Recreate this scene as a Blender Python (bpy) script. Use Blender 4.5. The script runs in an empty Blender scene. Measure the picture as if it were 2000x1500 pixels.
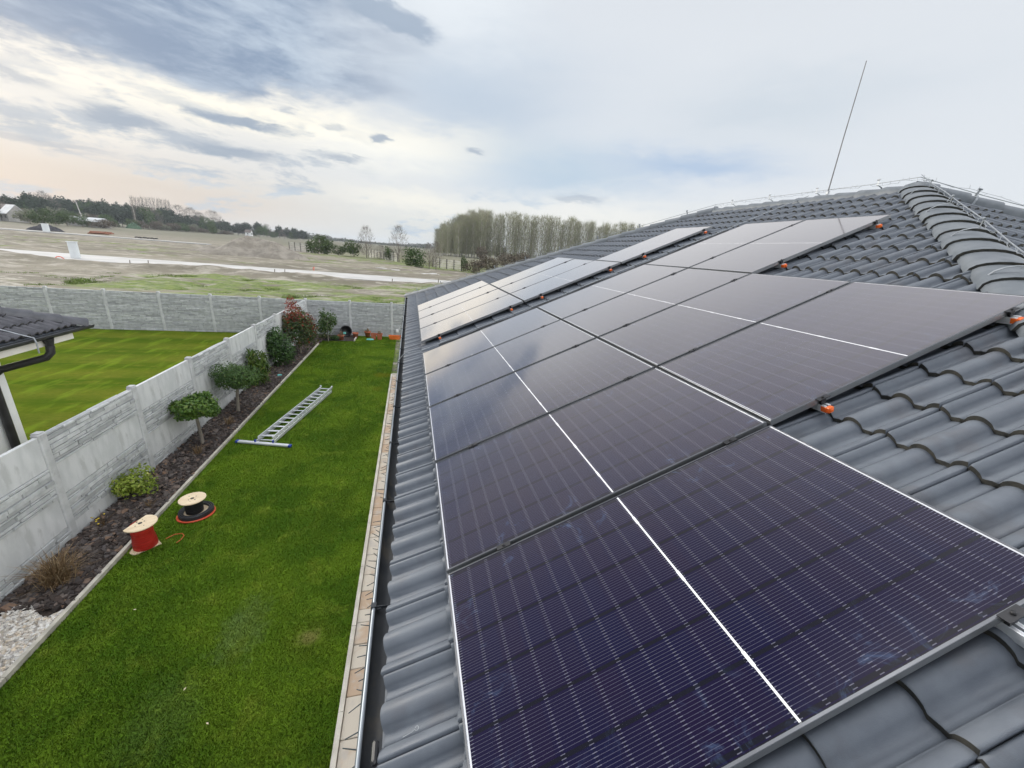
import bpy, bmesh, math, random
import numpy as np
from mathutils import Vector, Matrix
R = math.radians
PI = math.pi
scene = bpy.context.scene
COL = scene.collection

# ------------------------------------------------------------------ camera
CAMZ = 4.7
YAW, PITCH, ROLL, FPX = R(15.31), R(18.52), R(4.74), 758.6
fw = Vector((math.sin(YAW)*math.cos(PITCH), math.cos(YAW)*math.cos(PITCH), -math.sin(PITCH)))
rt = Vector((math.cos(YAW), -math.sin(YAW), 0))
up = rt.cross(fw)
r2 = math.cos(ROLL)*rt + math.sin(ROLL)*up
u2 = -math.sin(ROLL)*rt + math.cos(ROLL)*up
cd = bpy.data.cameras.new("camera")
cam = bpy.data.objects.new("camera", cd)
COL.objects.link(cam)
M = Matrix((r2, u2, -fw)).transposed().to_4x4()
M.translation = (0, 0, CAMZ)
cam.matrix_world = M
cd.sensor_width = 36
cd.lens = 36*FPX/2000
cd.clip_start = 0.05
cd.clip_end = 20000
scene.camera = cam

# ------------------------------------------------------------------ node helpers
class NT:
    def __init__(s, nt):
        s.nt = nt; s.N = nt.nodes; s.L = nt.links
    def node(s, t, **k):
        n = s.N.new(t)
        for a, v in k.items(): setattr(n, a, v)
        return n
    def put(s, sock, v):
        if isinstance(v, bpy.types.NodeSocket): s.L.new(v, sock)
        elif isinstance(v, (tuple, list)) and sock.type == 'RGBA' and len(v) == 3: sock.default_value = (*v, 1)
        else: sock.default_value = v
    def m(s, op, a, b=None, c=None, clamp=False):
        n = s.node('ShaderNodeMath', operation=op); n.use_clamp = clamp
        for i, v in enumerate((a, b, c)):
            if v is not None: s.put(n.inputs[i], v)
        return n.outputs[0]
    def mix(s, f, a, b, mode='MIX'):
        n = s.node('ShaderNodeMix', data_type='RGBA', blend_type=mode)
        s.put(n.inputs[0], f); s.put(n.inputs[6], a); s.put(n.inputs[7], b)
        return n.outputs[2]
    def ramp(s, v, a, b, lo=0.0, hi=1.0, smooth=True):
        n = s.node('ShaderNodeMapRange')
        n.interpolation_type = 'SMOOTHSTEP' if smooth else 'LINEAR'
        s.put(n.inputs[0], v); n.inputs[1].default_value = a; n.inputs[2].default_value = b
        n.inputs[3].default_value = lo; n.inputs[4].default_value = hi
        return n.outputs[0]
    def noise(s, vec, scale, detail=4, rough=.55, dist=0.0):
        n = s.node('ShaderNodeTexNoise')
        s.put(n.inputs['Vector'], vec); n.inputs['Scale'].default_value = scale
        n.inputs['Detail'].default_value = detail; n.inputs['Roughness'].default_value = rough
        n.inputs['Distortion'].default_value = dist
        return n.outputs['Fac']
    def xyz(s, v):
        n = s.node('ShaderNodeSeparateXYZ'); s.put(n.inputs[0], v); return n.outputs
    def vec(s, x, y, z=0.0):
        n = s.node('ShaderNodeCombineXYZ')
        for i, v in enumerate((x, y, z)): s.put(n.inputs[i], v)
        return n.outputs[0]
    def scalev(s, v, k):
        n = s.node('ShaderNodeVectorMath', operation='MULTIPLY'); s.put(n.inputs[0], v); n.inputs[1].default_value = k
        return n.outputs[0]

# ------------------------------------------------------------------ world: thin broken overcast
SUN_AZ, SUN_EL = R(-50), R(19)
world = bpy.data.worlds.new("World")
scene.world = world
world.use_nodes = True
W = NT(world.node_tree)
for n in list(W.N): W.N.remove(n)
wout = W.node('ShaderNodeOutputWorld')
bg = W.node('ShaderNodeBackground')
W.L.new(bg.outputs[0], wout.inputs[0])
sky = W.node('ShaderNodeTexSky', sky_type='NISHITA')
sky.sun_disc = False
sky.sun_elevation = SUN_EL
sky.sun_rotation = SUN_AZ
sky.air_density = 1.2; sky.dust_density = 2.0; sky.ozone_density = 1.2
tc = W.node('ShaderNodeTexCoord')
dx, dy, dz = W.xyz(tc.outputs['Generated'])
DEG = 180/PI
az = W.m('MULTIPLY', W.m('ARCTAN2', dx, dy), DEG)
el = W.m('MULTIPLY', W.m('ARCSINE', dz), DEG)
kz = W.m('ADD', W.m('MAXIMUM', dz, 0.0), 0.10)
plane = W.vec(W.m('DIVIDE', dx, kz), W.m('DIVIDE', dy, kz), 0.0)
ae = W.vec(W.m('MULTIPLY', az, .045), W.m('MULTIPLY', el, .17), 3.1)
n_big = W.noise(ae, 1.0, 7, .58, .4)
n_fine = W.noise(W.vec(W.m('MULTIPLY', az, .13), W.m('MULTIPLY', el, .42), 7.7), 1.0, 6, .6, .25)
n_pl = W.noise(plane, .8, 5, .55, .6)
waz = W.m('ADD', az, W.m('MULTIPLY', W.m('SUBTRACT', n_big, .5), 16.0))
wel = W.m('ADD', el, W.m('MULTIPLY', W.m('SUBTRACT', n_fine, .5), 5.5))
def blob(a0, e0, ra, re, tilt=0.0, A=None, E_=None):
    A = A or waz; E_ = E_ or wel
    x = W.m('DIVIDE', W.m('SUBTRACT', A, a0), ra)
    yy = W.m('SUBTRACT', E_, e0)
    if tilt: yy = W.m('SUBTRACT', yy, W.m('MULTIPLY', W.m('SUBTRACT', A, a0), tilt))
    y = W.m('DIVIDE', yy, re)
    return W.m('EXPONENT', W.m('MULTIPLY', W.m('ADD', W.m('MULTIPLY', x, x), W.m('MULTIPLY', y, y)), -1.0))
def srgb(r, g, b):
    f = lambda c: (c/255/12.92) if c <= 10 else ((c/255+.055)/1.055)**2.4
    return (f(r), f(g), f(b))
# smooth veil of cloud, peach near the left horizon, white to the right
veil = W.mix(W.ramp(az, -30, 25), srgb(226, 226, 226), srgb(226, 231, 237))
low = W.mix(W.ramp(az, -38, 0), srgb(222, 212, 206), srgb(222, 226, 226))
col = W.mix(W.ramp(el, 1, 9), low, veil)
col = W.mix(W.m('MULTIPLY', blob(6, 17.5, 14, 7), .8), col, srgb(186, 202, 220))
col = W.mix(W.m('MULTIPLY', blob(35, 11.5, 9, 1.8), .8), col, srgb(170, 194, 224))
col = W.mix(W.m('MULTIPLY', blob(18, 10.5, 11, 3.4), .75), col, srgb(180, 203, 224))
col = W.mix(W.m('MULTIPLY', blob(43, 17, 12, 3), .5), col, srgb(196, 209, 221))
# bright gaps
col = W.mix(W.m('MULTIPLY', blob(-14, 11.8, 20, 1.9, .02, az, wel), 1.15, clamp=True), col, (1.05, 1.0, .87))
col = W.mix(W.m('MULTIPLY', blob(-3, 10.6, 9, 2.6, 0, az, wel), .8), col, (1.0, .99, .92))
col = W.mix(W.m('MULTIPLY', blob(-34, 12.0, 8, 1.1, -.05, az, wel), .95), col, (1.0, .95, .86))
col = W.mix(W.m('MULTIPLY', blob(-33, 7.6, 9, .9, 0, az, wel), .6), col, (.98, .92, .82))
col = W.mix(W.m('MULTIPLY', blob(24, 5.5, 16, 2.0, 0, az, wel), .6), col, (.98, .96, .90))
col = W.mix(W.m('MULTIPLY', blob(5, 26, 9, 5, 0), .7), col, (.88, .93, .97))
col = W.mix(W.m('MULTIPLY', blob(0, 5.0, 9, 1.3, 0, az, wel), .7), col, (.98, .95, .86))
col = W.mix(W.m('MULTIPLY', blob(-27, 3.0, 14, 2.0, 0, az, wel), .8), col, (.66, .605, .565))
# bluish low streaks
streak = W.ramp(n_fine, .52, .66)
col = W.mix(W.m('MULTIPLY', W.m('MULTIPLY', streak, W.ramp(el, 9, 5)), W.m('MULTIPLY', W.ramp(az, 30, 5), .75)), col, srgb(178, 199, 220))
# scattered darker clouds on the left
n_f2 = W.noise(W.vec(W.m('MULTIPLY', az, .30), W.m('MULTIPLY', el, 1.0), 1.7), 1.0, 5, .62, .3)
sc = W.ramp(W.m('ADD', n_fine, W.m('MULTIPLY', W.m('SUBTRACT', n_f2, .5), .25)), .45, .62)
band = W.m('MULTIPLY', W.ramp(az, -2, -12), W.m('MULTIPLY', W.ramp(el, 4.0, 6.5), W.ramp(el, 13, 10.5)))
col = W.mix(W.m('MULTIPLY', W.m('MULTIPLY', sc, band), .80), col, W.mix(n_f2, srgb(146, 163, 185), srgb(188, 199, 212)))
for a, e, ra, re, t, k in ((-18.5, 11.0, 5, .55, -.06, .9), (-27.5, 9.2, 3.2, .8, -.08, .85), (-19.5, 8.0, 4.2, .7, -.02, .85), (-34, 10.6, 2.5, .6, -.1, .6),
                           (-3.8, 12.0, 1.0, .42, 0, .8), (8.2, 11.9, 1.4, .4, 0, .65), (-8, 9.2, 2.2, .45, 0, .6), (-13.5, 13.0, 1.2, .3, 0, .45), (-9, 12.2, 1.1, .3, 0, .4),
                           (22, 7.4, 3, .6, 0, .45), (-34, 6.0, 5, .45, -.03, .5)):
    aw = W.m('ADD', az, W.m('MULTIPLY', W.m('SUBTRACT', n_f2, .5), 6.0))
    ew = W.m('ADD', el, W.m('ADD', W.m('MULTIPLY', W.m('SUBTRACT', n_f2, .5), 1.8), W.m('MULTIPLY', W.m('SUBTRACT', n_fine, .5), 1.6)))
    b_ = blob(a, e, ra, re, t, aw, ew)
    col = W.mix(W.m('MULTIPLY', W.ramp(b_, .05, .85), k), col, srgb(150, 166, 187))
# the big dark bank upper left, with its ragged lower edge
lowedge = W.m('SUBTRACT', W.m('ADD', el, W.m('ADD', W.m('MULTIPLY', W.m('SUBTRACT', n_f2, .5), 3.0), W.m('MULTIPLY', W.m('SUBTRACT', n_fine, .5), 4.5))), W.m('ADD', 12.7, W.m('MULTIPLY', W.m('MAXIMUM', W.m('ADD', az, 19.0), 0.0), .17)))
bank = W.m('MULTIPLY', W.ramp(lowedge, -.5, 1.9), W.m('MULTIPLY', W.ramp(waz, 3, -13), W.ramp(wel, 38, 20)))
bankcol = W.mix(W.ramp(W.m('ADD', n_big, W.m('MULTIPLY', W.m('SUBTRACT', n_f2, .5), .35)), .36, .66), srgb(126, 148, 178), srgb(188, 203, 220))
col = W.mix(W.m('MULTIPLY', bank, .93), col, bankcol)
col = W.mix(W.m('MULTIPLY', W.ramp(blob(-2.5, 22.9, 5.2, 1.3, -.03), .15, .7), .85), col, srgb(160, 176, 196))
# out-of-view sky, extra brightness added overhead and at right to light lawn and fence
front = W.mix(W.ramp(n_pl, .35, .65), (.80, .84, .93), (1.05, 1.07, 1.1))
col = W.mix(W.ramp(el, 29, 44), col, front)
col = W.mix(W.m('MULTIPLY', blob(42, 38, 22, 9, 0, az, el), .3), col, (.40, .43, .50))  # unseen dark patch added to dim the sky mirrored in the panels
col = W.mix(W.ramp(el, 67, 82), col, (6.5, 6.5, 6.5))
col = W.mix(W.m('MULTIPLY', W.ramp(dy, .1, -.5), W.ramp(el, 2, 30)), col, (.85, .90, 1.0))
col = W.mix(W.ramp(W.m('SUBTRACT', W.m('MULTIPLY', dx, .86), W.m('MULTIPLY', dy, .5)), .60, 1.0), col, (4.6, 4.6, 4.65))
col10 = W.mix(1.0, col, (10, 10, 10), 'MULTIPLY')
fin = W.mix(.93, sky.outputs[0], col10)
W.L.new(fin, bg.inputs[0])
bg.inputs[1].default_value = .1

sd = bpy.data.lights.new("sun", 'SUN')
sd.energy = 2.6
sd.angle = R(20)
sd.color = (1, .95, .87)
sun = bpy.data.objects.new("sun", sd)
COL.objects.link(sun)
sdir = Vector((math.sin(SUN_AZ)*math.cos(SUN_EL), math.cos(SUN_AZ)*math.cos(SUN_EL), math.sin(SUN_EL)))
sun.rotation_euler = sdir.to_track_quat('Z', 'Y').to_euler()
scene.view_settings.view_transform = 'Standard'
scene.view_settings.look = 'None'
scene.view_settings.exposure = 0.08
scene.view_settings.gamma = 1.0

# ------------------------------------------------------------------ object helpers
def tag(o, label=None, cat=None, group=None, kind=None):
    if label: o['label'] = label
    if cat: o['category'] = cat
    if group: o['group'] = group
    if kind: o['kind'] = kind
    return o
def empty(name, loc, label, cat, group=None, rz=0.0):
    o = bpy.data.objects.new(name, None)
    o.empty_display_size = .2
    COL.objects.link(o); o.location = loc; o.rotation_euler = (0, 0, rz)
    return tag(o, label, cat, group)
def link(name, me, mats=None, parent=None):
    o = bpy.data.objects.new(name, me)
    COL.objects.link(o)
    if parent: o.parent = parent
    if mats is not None:
        for m_ in (mats if isinstance(mats, (list, tuple)) else [mats]): me.materials.append(m_)
    return o
class MB:
    """collects shapes and links them as one mesh object"""
    def __init__(s): s.V = []; s.F = []; s.MI = []; s.S = []
    def add(s, V, F, mi=0, smooth=False):
        k = len(s.V); s.V += [tuple(v) for v in V]
        for f in F:
            s.F.append(tuple(i+k for i in f)); s.MI.append(mi); s.S.append(smooth)
    def box(s, c, d, mi=0, X=None, Y=None, Z=None):
        X = Vector(X) if X else Vector((1, 0, 0)); Y = Vector(Y) if Y else Vector((0, 1, 0)); Z = Vector(Z) if Z else Vector((0, 0, 1))
        c = Vector(c)
        V = [c+X*(a*d[0]/2)+Y*(b*d[1]/2)+Z*(e*d[2]/2) for a in (-1, 1) for b in (-1, 1) for e in (-1, 1)]
        s.add(V, [(0, 1, 3, 2), (4, 6, 7, 5), (0, 4, 5, 1), (2, 3, 7, 6), (0, 2, 6, 4), (1, 5, 7, 3)], mi)
    def cbox(s, c, d, ch, mi=0, X=None, Y=None, Z=None):
        """box with chamfered vertical edges and top (cross-section X,Y; height Z)"""
        X = Vector(X) if X else Vector((1, 0, 0)); Y = Vector(Y) if Y else Vector((0, 1, 0)); Z = Vector(Z) if Z else Vector((0, 0, 1))
        c = Vector(c); a, b, h = d[0]/2, d[1]/2, d[2]/2
        def ring(q, z, e):
            a2, b2 = a-e, b-e
            return [c+X*x+Y*y+Z*z for x, y in ((a2-q, -b2), (a2, -b2+q), (a2, b2-q), (a2-q, b2), (-a2+q, b2), (-a2, b2-q), (-a2, -b2+q), (-a2+q, -b2))]
        V = ring(ch, -h, 0)+ring(ch, h-ch, 0)+ring(ch, h, ch)
        F = [(i, (i+1) % 8, (i+1) % 8+8, i+8) for i in range(8)]+[(i+8, (i+1) % 8+8, (i+1) % 8+16, i+16) for i in range(8)]
        F += [tuple(range(16, 24)), tuple(range(7, -1, -1))]
        s.add(V, F, mi)
    def tube(s, pts, rad, n=6, mi=0, caps=True, smooth=True):
        pts = [Vector(p) for p in pts]
        rads = rad if isinstance(rad, (list, tuple)) else [rad]*len(pts)
        V = []; prev = None
        for i, p in enumerate(pts):
            d = (pts[min(i+1, len(pts)-1)]-pts[max(i-1, 0)]).normalized()
            if prev is None:
                a = d.cross(Vector((0, 0, 1)))
                if a.length < 1e-3: a = d.cross(Vector((1, 0, 0)))
            else: a = prev-d*prev.dot(d)
            a.normalize(); prev = a; b = d.cross(a)
            for k in range(n):
                t = 2*PI*k/n
                V.append(p+(a*math.cos(t)+b*math.sin(t))*rads[i])
        F = []
        for i in range(len(pts)-1):
            for k in range(n):
                F.append((i*n+k, i*n+(k+1) % n, (i+1)*n+(k+1) % n, (i+1)*n+k))
        s.add(V, F, mi, smooth)
        if caps:
            s.add(V[:n], [tuple(range(n-1, -1, -1))], mi); s.add(V[-n:], [tuple(range(n))], mi)
    def lathe(s, prof, c=(0, 0, 0), n=24, mi=0, smooth=True, axis=None):
        c = Vector(c); V = []
        A = axis or (Vector((1, 0, 0)), Vector((0, 1, 0)), Vector((0, 0, 1)))
        for r_, z in prof:
            for k in range(n):
                t = 2*PI*k/n
                V.append(c+A[0]*(r_*math.cos(t))+A[1]*(r_*math.sin(t))+A[2]*z)
        F = [(i*n+k, i*n+(k+1) % n, (i+1)*n+(k+1) % n, (i+1)*n+k) for i in range(len(prof)-1) for k in range(n)]
        s.add(V, F, mi, smooth)
    def prism(s, poly, z0, z1, mi=0, f=None):
        f = f or (lambda x, y, z: (x, y, z)); n = len(poly)
        V = [f(x, y, z0) for x, y in poly]+[f(x, y, z1) for x, y in poly]
        F = [(i, (i+1) % n, (i+1) % n+n, i+n) for i in range(n)]+[tuple(range(n-1, -1, -1)), tuple(range(n, 2*n))]
        s.add(V, F, mi)
    def mesh(s, name):
        me = bpy.data.meshes.new(name)
        me.from_pydata(s.V, [], s.F)
        me.polygons.foreach_set('material_index', s.MI)
        me.polygons.foreach_set('use_smooth', s.S)
        me.update()
        return me
    def build(s, name, mats, parent=None):
        return link(name, s.mesh(name), mats, parent)
def np_mesh(name, V, k, tint=None, smooth=False, F=None):
    """V (n,3) float; faces of k corners, consecutive unless F given"""
    me = bpy.data.meshes.new(name)
    V = np.asarray(V, np.float32)
    me.vertices.add(len(V)); me.vertices.foreach_set('co', V.ravel())
    idx = np.arange(len(V), dtype=np.int32) if F is None else np.asarray(F, np.int32).ravel()
    nf = len(idx)//k
    me.loops.add(len(idx)); me.loops.foreach_set('vertex_index', idx)
    me.polygons.add(nf); me.polygons.foreach_set('loop_start', np.arange(nf, dtype=np.int32)*k)
    me.polygons.foreach_set('use_smooth', np.full(nf, smooth))
    if tint is not None:
        a = me.attributes.new('tint', 'FLOAT', 'POINT'); a.data.foreach_set('value', np.asarray(tint, np.float32))
    me.update(calc_edges=True); me.validate()
    return me

# ------------------------------------------------------------------ materials
def newmat(name):
    m = bpy.data.materials.new(name); m.use_nodes = True
    T = NT(m.node_tree)
    b = T.N['Principled BSDF']
    return m, T, b
def pmat(name, c1, c2=None, scale=4.0, rough=.7, metal=0.0, spec=.5, bump=0.0, bscale=None, detail=5, coords='Object', lo=.35, hi=.65, stretch=None, rvar=0.0, c3=None, s3=.6, bdist=.01):
    m, T, b = newmat(name)
    if coords == 'World': v = T.node('ShaderNodeNewGeometry').outputs['Position']
    else: v = T.node('ShaderNodeTexCoord').outputs[coords]
    if stretch: v = T.scalev(v, stretch)
    if c2 is not None:
        n = T.noise(v, scale, detail)
        c = T.mix(T.ramp(n, lo, hi), c1, c2)
        if c3 is not None: c = T.mix(T.ramp(T.noise(v, scale*s3, 6, .6), .52, .66), c, c3)
        T.put(b.inputs['Base Color'], c)
        if rvar: T.put(b.inputs['Roughness'], T.ramp(n, lo, hi, rough-rvar, rough+rvar))
        else: b.inputs['Roughness'].default_value = rough
    else:
        T.put(b.inputs['Base Color'], c1); b.inputs['Roughness'].default_value = rough
    b.inputs['Metallic'].default_value = metal
    b.inputs['Specular IOR Level'].default_value = spec
    if bump:
        bp = T.node('ShaderNodeBump'); bp.inputs['Strength'].default_value = bump; bp.inputs['Distance'].default_value = bdist
        T.put(bp.inputs['Height'], T.noise(v, bscale or scale*6, 4)); T.put(b.inputs['Normal'], bp.outputs[0])
    return m
def leafmat(name, ca, cb, rough=.55, cc=None, trans=.25, world_noise=1.5):
    m, T, b = newmat(name)
    t = T.node('ShaderNodeAttribute', attribute_name='tint').outputs['Fac']
    g = T.node('ShaderNodeNewGeometry').outputs['Position']
    n = T.noise(g, world_noise, 3)
    k = T.m('ADD', T.m('MULTIPLY', t, .7), T.m('MULTIPLY', T.m('SUBTRACT', n, .5), 1.1), clamp=True)
    c = T.mix(k, ca, cb)
    if cc is not None: c = T.mix(T.ramp(t, .82, .9), c, cc)
    T.put(b.inputs['Base Color'], c); b.inputs['Roughness'].default_value = rough
    b.inputs['Specular IOR Level'].default_value = .35
    tr = T.node('ShaderNodeBsdfTranslucent'); T.put(tr.inputs[0], c)
    mx = T.node('ShaderNodeMixShader'); mx.inputs[0].default_value = trans
    T.L.new(b.outputs[0], mx.inputs[1]); T.L.new(tr.outputs[0], mx.inputs[2])
    T.L.new(mx.outputs[0], T.N['Material Output'].inputs[0])
    return m

TILE = pmat('roof tile slate grey', (.114, .129, .152), (.136, .153, .177), 9, .55, spec=.35, bump=.22, bscale=330, rvar=.08, coords='World', c3=(.112, .120, .136), s3=.35, bdist=.004)
TILE_EDGE = pmat('roof tile cut edge', (.028, .029, .026), (.055, .052, .042), 22, .85, coords='World', bump=.3)
CAPM = pmat('ridge cap grey', (.120, .136, .152), (.160, .176, .192), 6, .5, bump=.1, bscale=240, coords='World', bdist=.004)
CONC = pmat('light concrete', (.50, .515, .515), (.60, .61, .61), 5, .85, bump=.25, bscale=60, c3=(.465, .475, .47), s3=1.3, stretch=(1, 1, .35))
def ledge_material():
    m, T, b = newmat('ledge stone concrete')
    P = T.node('ShaderNodeTexCoord').outputs['Object']
    t = T.node('ShaderNodeAttribute', attribute_name='tint').outputs['Fac']
    n = T.noise(P, 7, 5)
    c = T.mix(T.ramp(n, .35, .65), (.45, .465, .465), (.58, .595, .595))
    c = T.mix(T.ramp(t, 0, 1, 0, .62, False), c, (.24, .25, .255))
    T.put(b.inputs['Base Color'], c); b.inputs['Roughness'].default_value = .9
    bp = T.node('ShaderNodeBump'); bp.inputs['Strength'].default_value = .6; bp.inputs['Distance'].default_value = .01
    T.put(bp.inputs['Height'], T.noise(P, 45, 4)); T.put(b.inputs['Normal'], bp.outputs[0])
    return m
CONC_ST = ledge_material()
POSTM = pmat('fence post concrete', (.42, .43, .43), (.52, .53, .53), 5, .85, bump=.2, bscale=80, c3=(.33, .325, .33), s3=.4)
ALU = pmat('aluminium', (.70, .72, .74), (.80, .81, .82), 3, .4, metal=.45, rvar=.08)
FRAME = pmat('panel frame aluminium', (.13, .135, .145), (.17, .175, .185), 3, .3, metal=.9)
FRAME_SIDE = pmat('panel frame side', (.26, .27, .28), (.32, .33, .34), 3, .4, metal=.8)
DARKM = pmat('black clamp metal', (.018, .018, .02), (.03, .03, .033), 8, .45, metal=.3)
ORANGE = pmat('orange plastic cap', (.80, .13, .015), (.88, .17, .02), 9, .4)
GUT = pmat('anthracite gutter', (.030, .034, .040), (.055, .058, .062), 3, .42, metal=.2, c3=(.075, .070, .062), s3=1.8)
LIPM = pmat('gutter lip', (.22, .25, .28), (.30, .33, .36), 4, .35, metal=.3)
WHITEW = pmat('white render', (.74, .75, .75), (.80, .80, .79), 3, .8, bump=.2, bscale=120)
BLACKP = pmat('black plastic', (.012, .012, .013), (.022, .022, .024), 6, .35)
WIREM = pmat('galvanised wire', (.28, .30, .32), (.36, .38, .40), 12, .45, metal=.5)
DARKWIRE = pmat('dark green light wire', (.03, .045, .05), (.06, .08, .085), 9, .5)
PLY = pmat('pale plywood', (.70, .55, .36), (.80, .66, .46), 5, .6, stretch=(1, 6, 1), bump=.08)
REDC = pmat('red cable', (.50, .018, .014), (.62, .035, .025), 30, .45, stretch=(.2, .2, 4), bump=.5, bscale=70)
BLKC = pmat('black cable', (.010, .010, .012), (.022, .022, .026), 30, .35, stretch=(.2, .2, 4), bump=.5, bscale=70)
ORC = pmat('orange red conduit', (.55, .07, .025), (.66, .10, .035), 8, .5)
BLUEP = pmat('blue plastic', (.015, .04, .28), (.025, .06, .36), 8, .45)
TERRA = pmat('terracotta', (.36, .095, .045), (.46, .14, .07), 9, .8, bump=.2)
TROUGHM = pmat('orange planter plastic', (.72, .15, .025), (.80, .20, .04), 6, .5)
SOILM = pmat('dark soil', (.018, .013, .010), (.045, .032, .025), 14, .95, bump=.8, bscale=40)
TEAL = pmat('turquoise plastic', (.10, .45, .45), (.18, .55, .52), 6, .5)
BARK = pmat('trunk bark', (.16, .14, .115), (.27, .24, .20), 14, .9, stretch=(1, 1, .2), bump=.6, bscale=40)
EDGEM = pmat('lawn edging concrete', (.36, .34, .29), (.50, .47, .40), 6, .9, bump=.3, bscale=60)
KERBM = pmat('paving kerb concrete', (.44, .41, .36), (.56, .53, .47), 4, .9, bump=.3, bscale=60)

# ------------------------------------------------------------------ ground
def sheet(name, x0, x1, y0, y1, z, mat, nx=1, ny=1, h=None):
    xs = np.linspace(x0, x1, nx+1); ys = np.linspace(y0, y1, ny+1)
    X, Y = np.meshgrid(xs, ys)
    Z = np.full_like(X, z) if h is None else z+h(X, Y)
    V = np.stack([X.ravel(), Y.ravel(), Z.ravel()], 1)
    i = np.arange(ny)[:, None]*(nx+1)+np.arange(nx)[None, :]
    F = np.stack([i, i+1, i+nx+2, i+nx+1], -1).reshape(-1, 4)
    me = np_mesh(name, V, 4, None, h is not None, F)
    return tag(link(name, me, mat), kind='structure')
def lawn_material(name, dark, mid, yel, patches=(), stripes=False, dim=1.0):
    m, T, b = newmat(name)
    P = T.node('ShaderNodeNewGeometry').outputs['Position']
    x, y, z = T.xyz(P)
    flat = T.vec(x, y, 0.0)
    if stripes: flat = T.vec(T.m('MULTIPLY', x, .3), y, 0.0)
    n1 = T.noise(flat, .75, 5, .6); n2 = T.noise(flat, 2.6, 5, .62); n3 = T.noise(flat, 9, 4, .6)
    c = T.mix(T.ramp(n1, .38, .62), dark, mid)
    c = T.mix(T.m('MULTIPLY', T.ramp(n2, .5, .74), .7), c, yel)
    c = T.mix(T.m('MULTIPLY', T.ramp(n3, .52, .72), .45), c, dark)
    if stripes:
        s_ = T.m('SINE', T.m('ADD', T.m('MULTIPLY', y, 3.4), T.m('MULTIPLY', n1, 4.0)))
        c = T.mix(T.ramp(s_, -.8, .9, 0, .36), c, yel)
        c = T.mix(T.ramp(T.noise(flat, 22, 4, .7), .42, .66, 0, .55), c, dark)
        c = T.mix(T.ramp(T.noise(flat, 6, 3, .6), .60, .70, 0, .35), c, (.17, .145, .035))
    for px, py, pr, pc, pk in patches:
        dd = T.m('SQRT', T.m('ADD', T.m('POWER', T.m('DIVIDE', T.m('SUBTRACT', x, px), pr[0]), 2.0), T.m('POWER', T.m('DIVIDE', T.m('SUBTRACT', y, py), pr[1]), 2.0)))
        dd = T.m('ADD', dd, T.m('MULTIPLY', T.m('SUBTRACT', n3, .5), 1.4))
        dd = T.m('ADD', dd, T.m('MULTIPLY', T.m('SUBTRACT', n2, .5), 1.2))
        c = T.mix(T.ramp(dd, 1.1, .25, 0, pk), c, pc)
    t = T.node('ShaderNodeAttribute', attribute_name='tint').outputs['Fac']
    c = T.mix(T.m('MULTIPLY', t, .30), c, yel)
    n4 = T.noise(T.vec(T.m('MULTIPLY', x, 2.2), T.m('MULTIPLY', y, .5), 3.0), 1.3, 4, .6)
    c = T.mix(T.m('MULTIPLY', T.ramp(n4, .50, .68), .35), c, (.200, .300, .026))
    tr = T.node('ShaderNodeBsdfTranslucent'); T.put(tr.inputs[0], c)
    mx = T.node('ShaderNodeMixShader'); mx.inputs[0].default_value = 0.0 if stripes else .30
    T.L.new(b.outputs[0], mx.inputs[1]); T.L.new(tr.outputs[0], mx.inputs[2])
    T.L.new(mx.outputs[0], T.N['Material Output'].inputs[0])
    T.put(b.inputs['Base Color'], c); b.inputs['Roughness'].default_value = .62
    b.inputs['Specular IOR Level'].default_value = 0.0 if stripes else .06
    bp = T.node('ShaderNodeBump'); bp.inputs['Strength'].default_value = .7; bp.inputs['Distance'].default_value = .03
    T.put(bp.inputs['Height'], T.noise(flat, 34, 5, .7)); T.put(b.inputs['Normal'], bp.outputs[0])
    return m
LAWN = lawn_material('our lawn', (.092, .200, .014), (.185, .315, .022), (.310, .405, .045),
    patches=((-1.05, 14.6, (.45, .38), (.26, .27, .02), .8), (-1.15, 13.1, (.26, .30), (.22, .25, .02), .7), (-1.24, 3.98, (.15, .13), (.36, .30, .12), .95), (-1.24, 3.98, (.38, .34), (.15, .20, .02), .55),
             (-2.05, 4.25, (.30, .60), (.27, .36, .17), .35), (-2.45, 3.3, (.40, .6), (.20, .30, .09), .25), (-1.4, 9.6, (.7, 1.5), (.075, .155, .01), .5), (-1.35, 6.6, (.5, 1.2), (.09, .17, .012), .5)))
LAWN2 = lawn_material('neighbour lawn', (.062, .105, .010), (.105, .135, .014), (.175, .170, .028), stripes=True)

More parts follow.
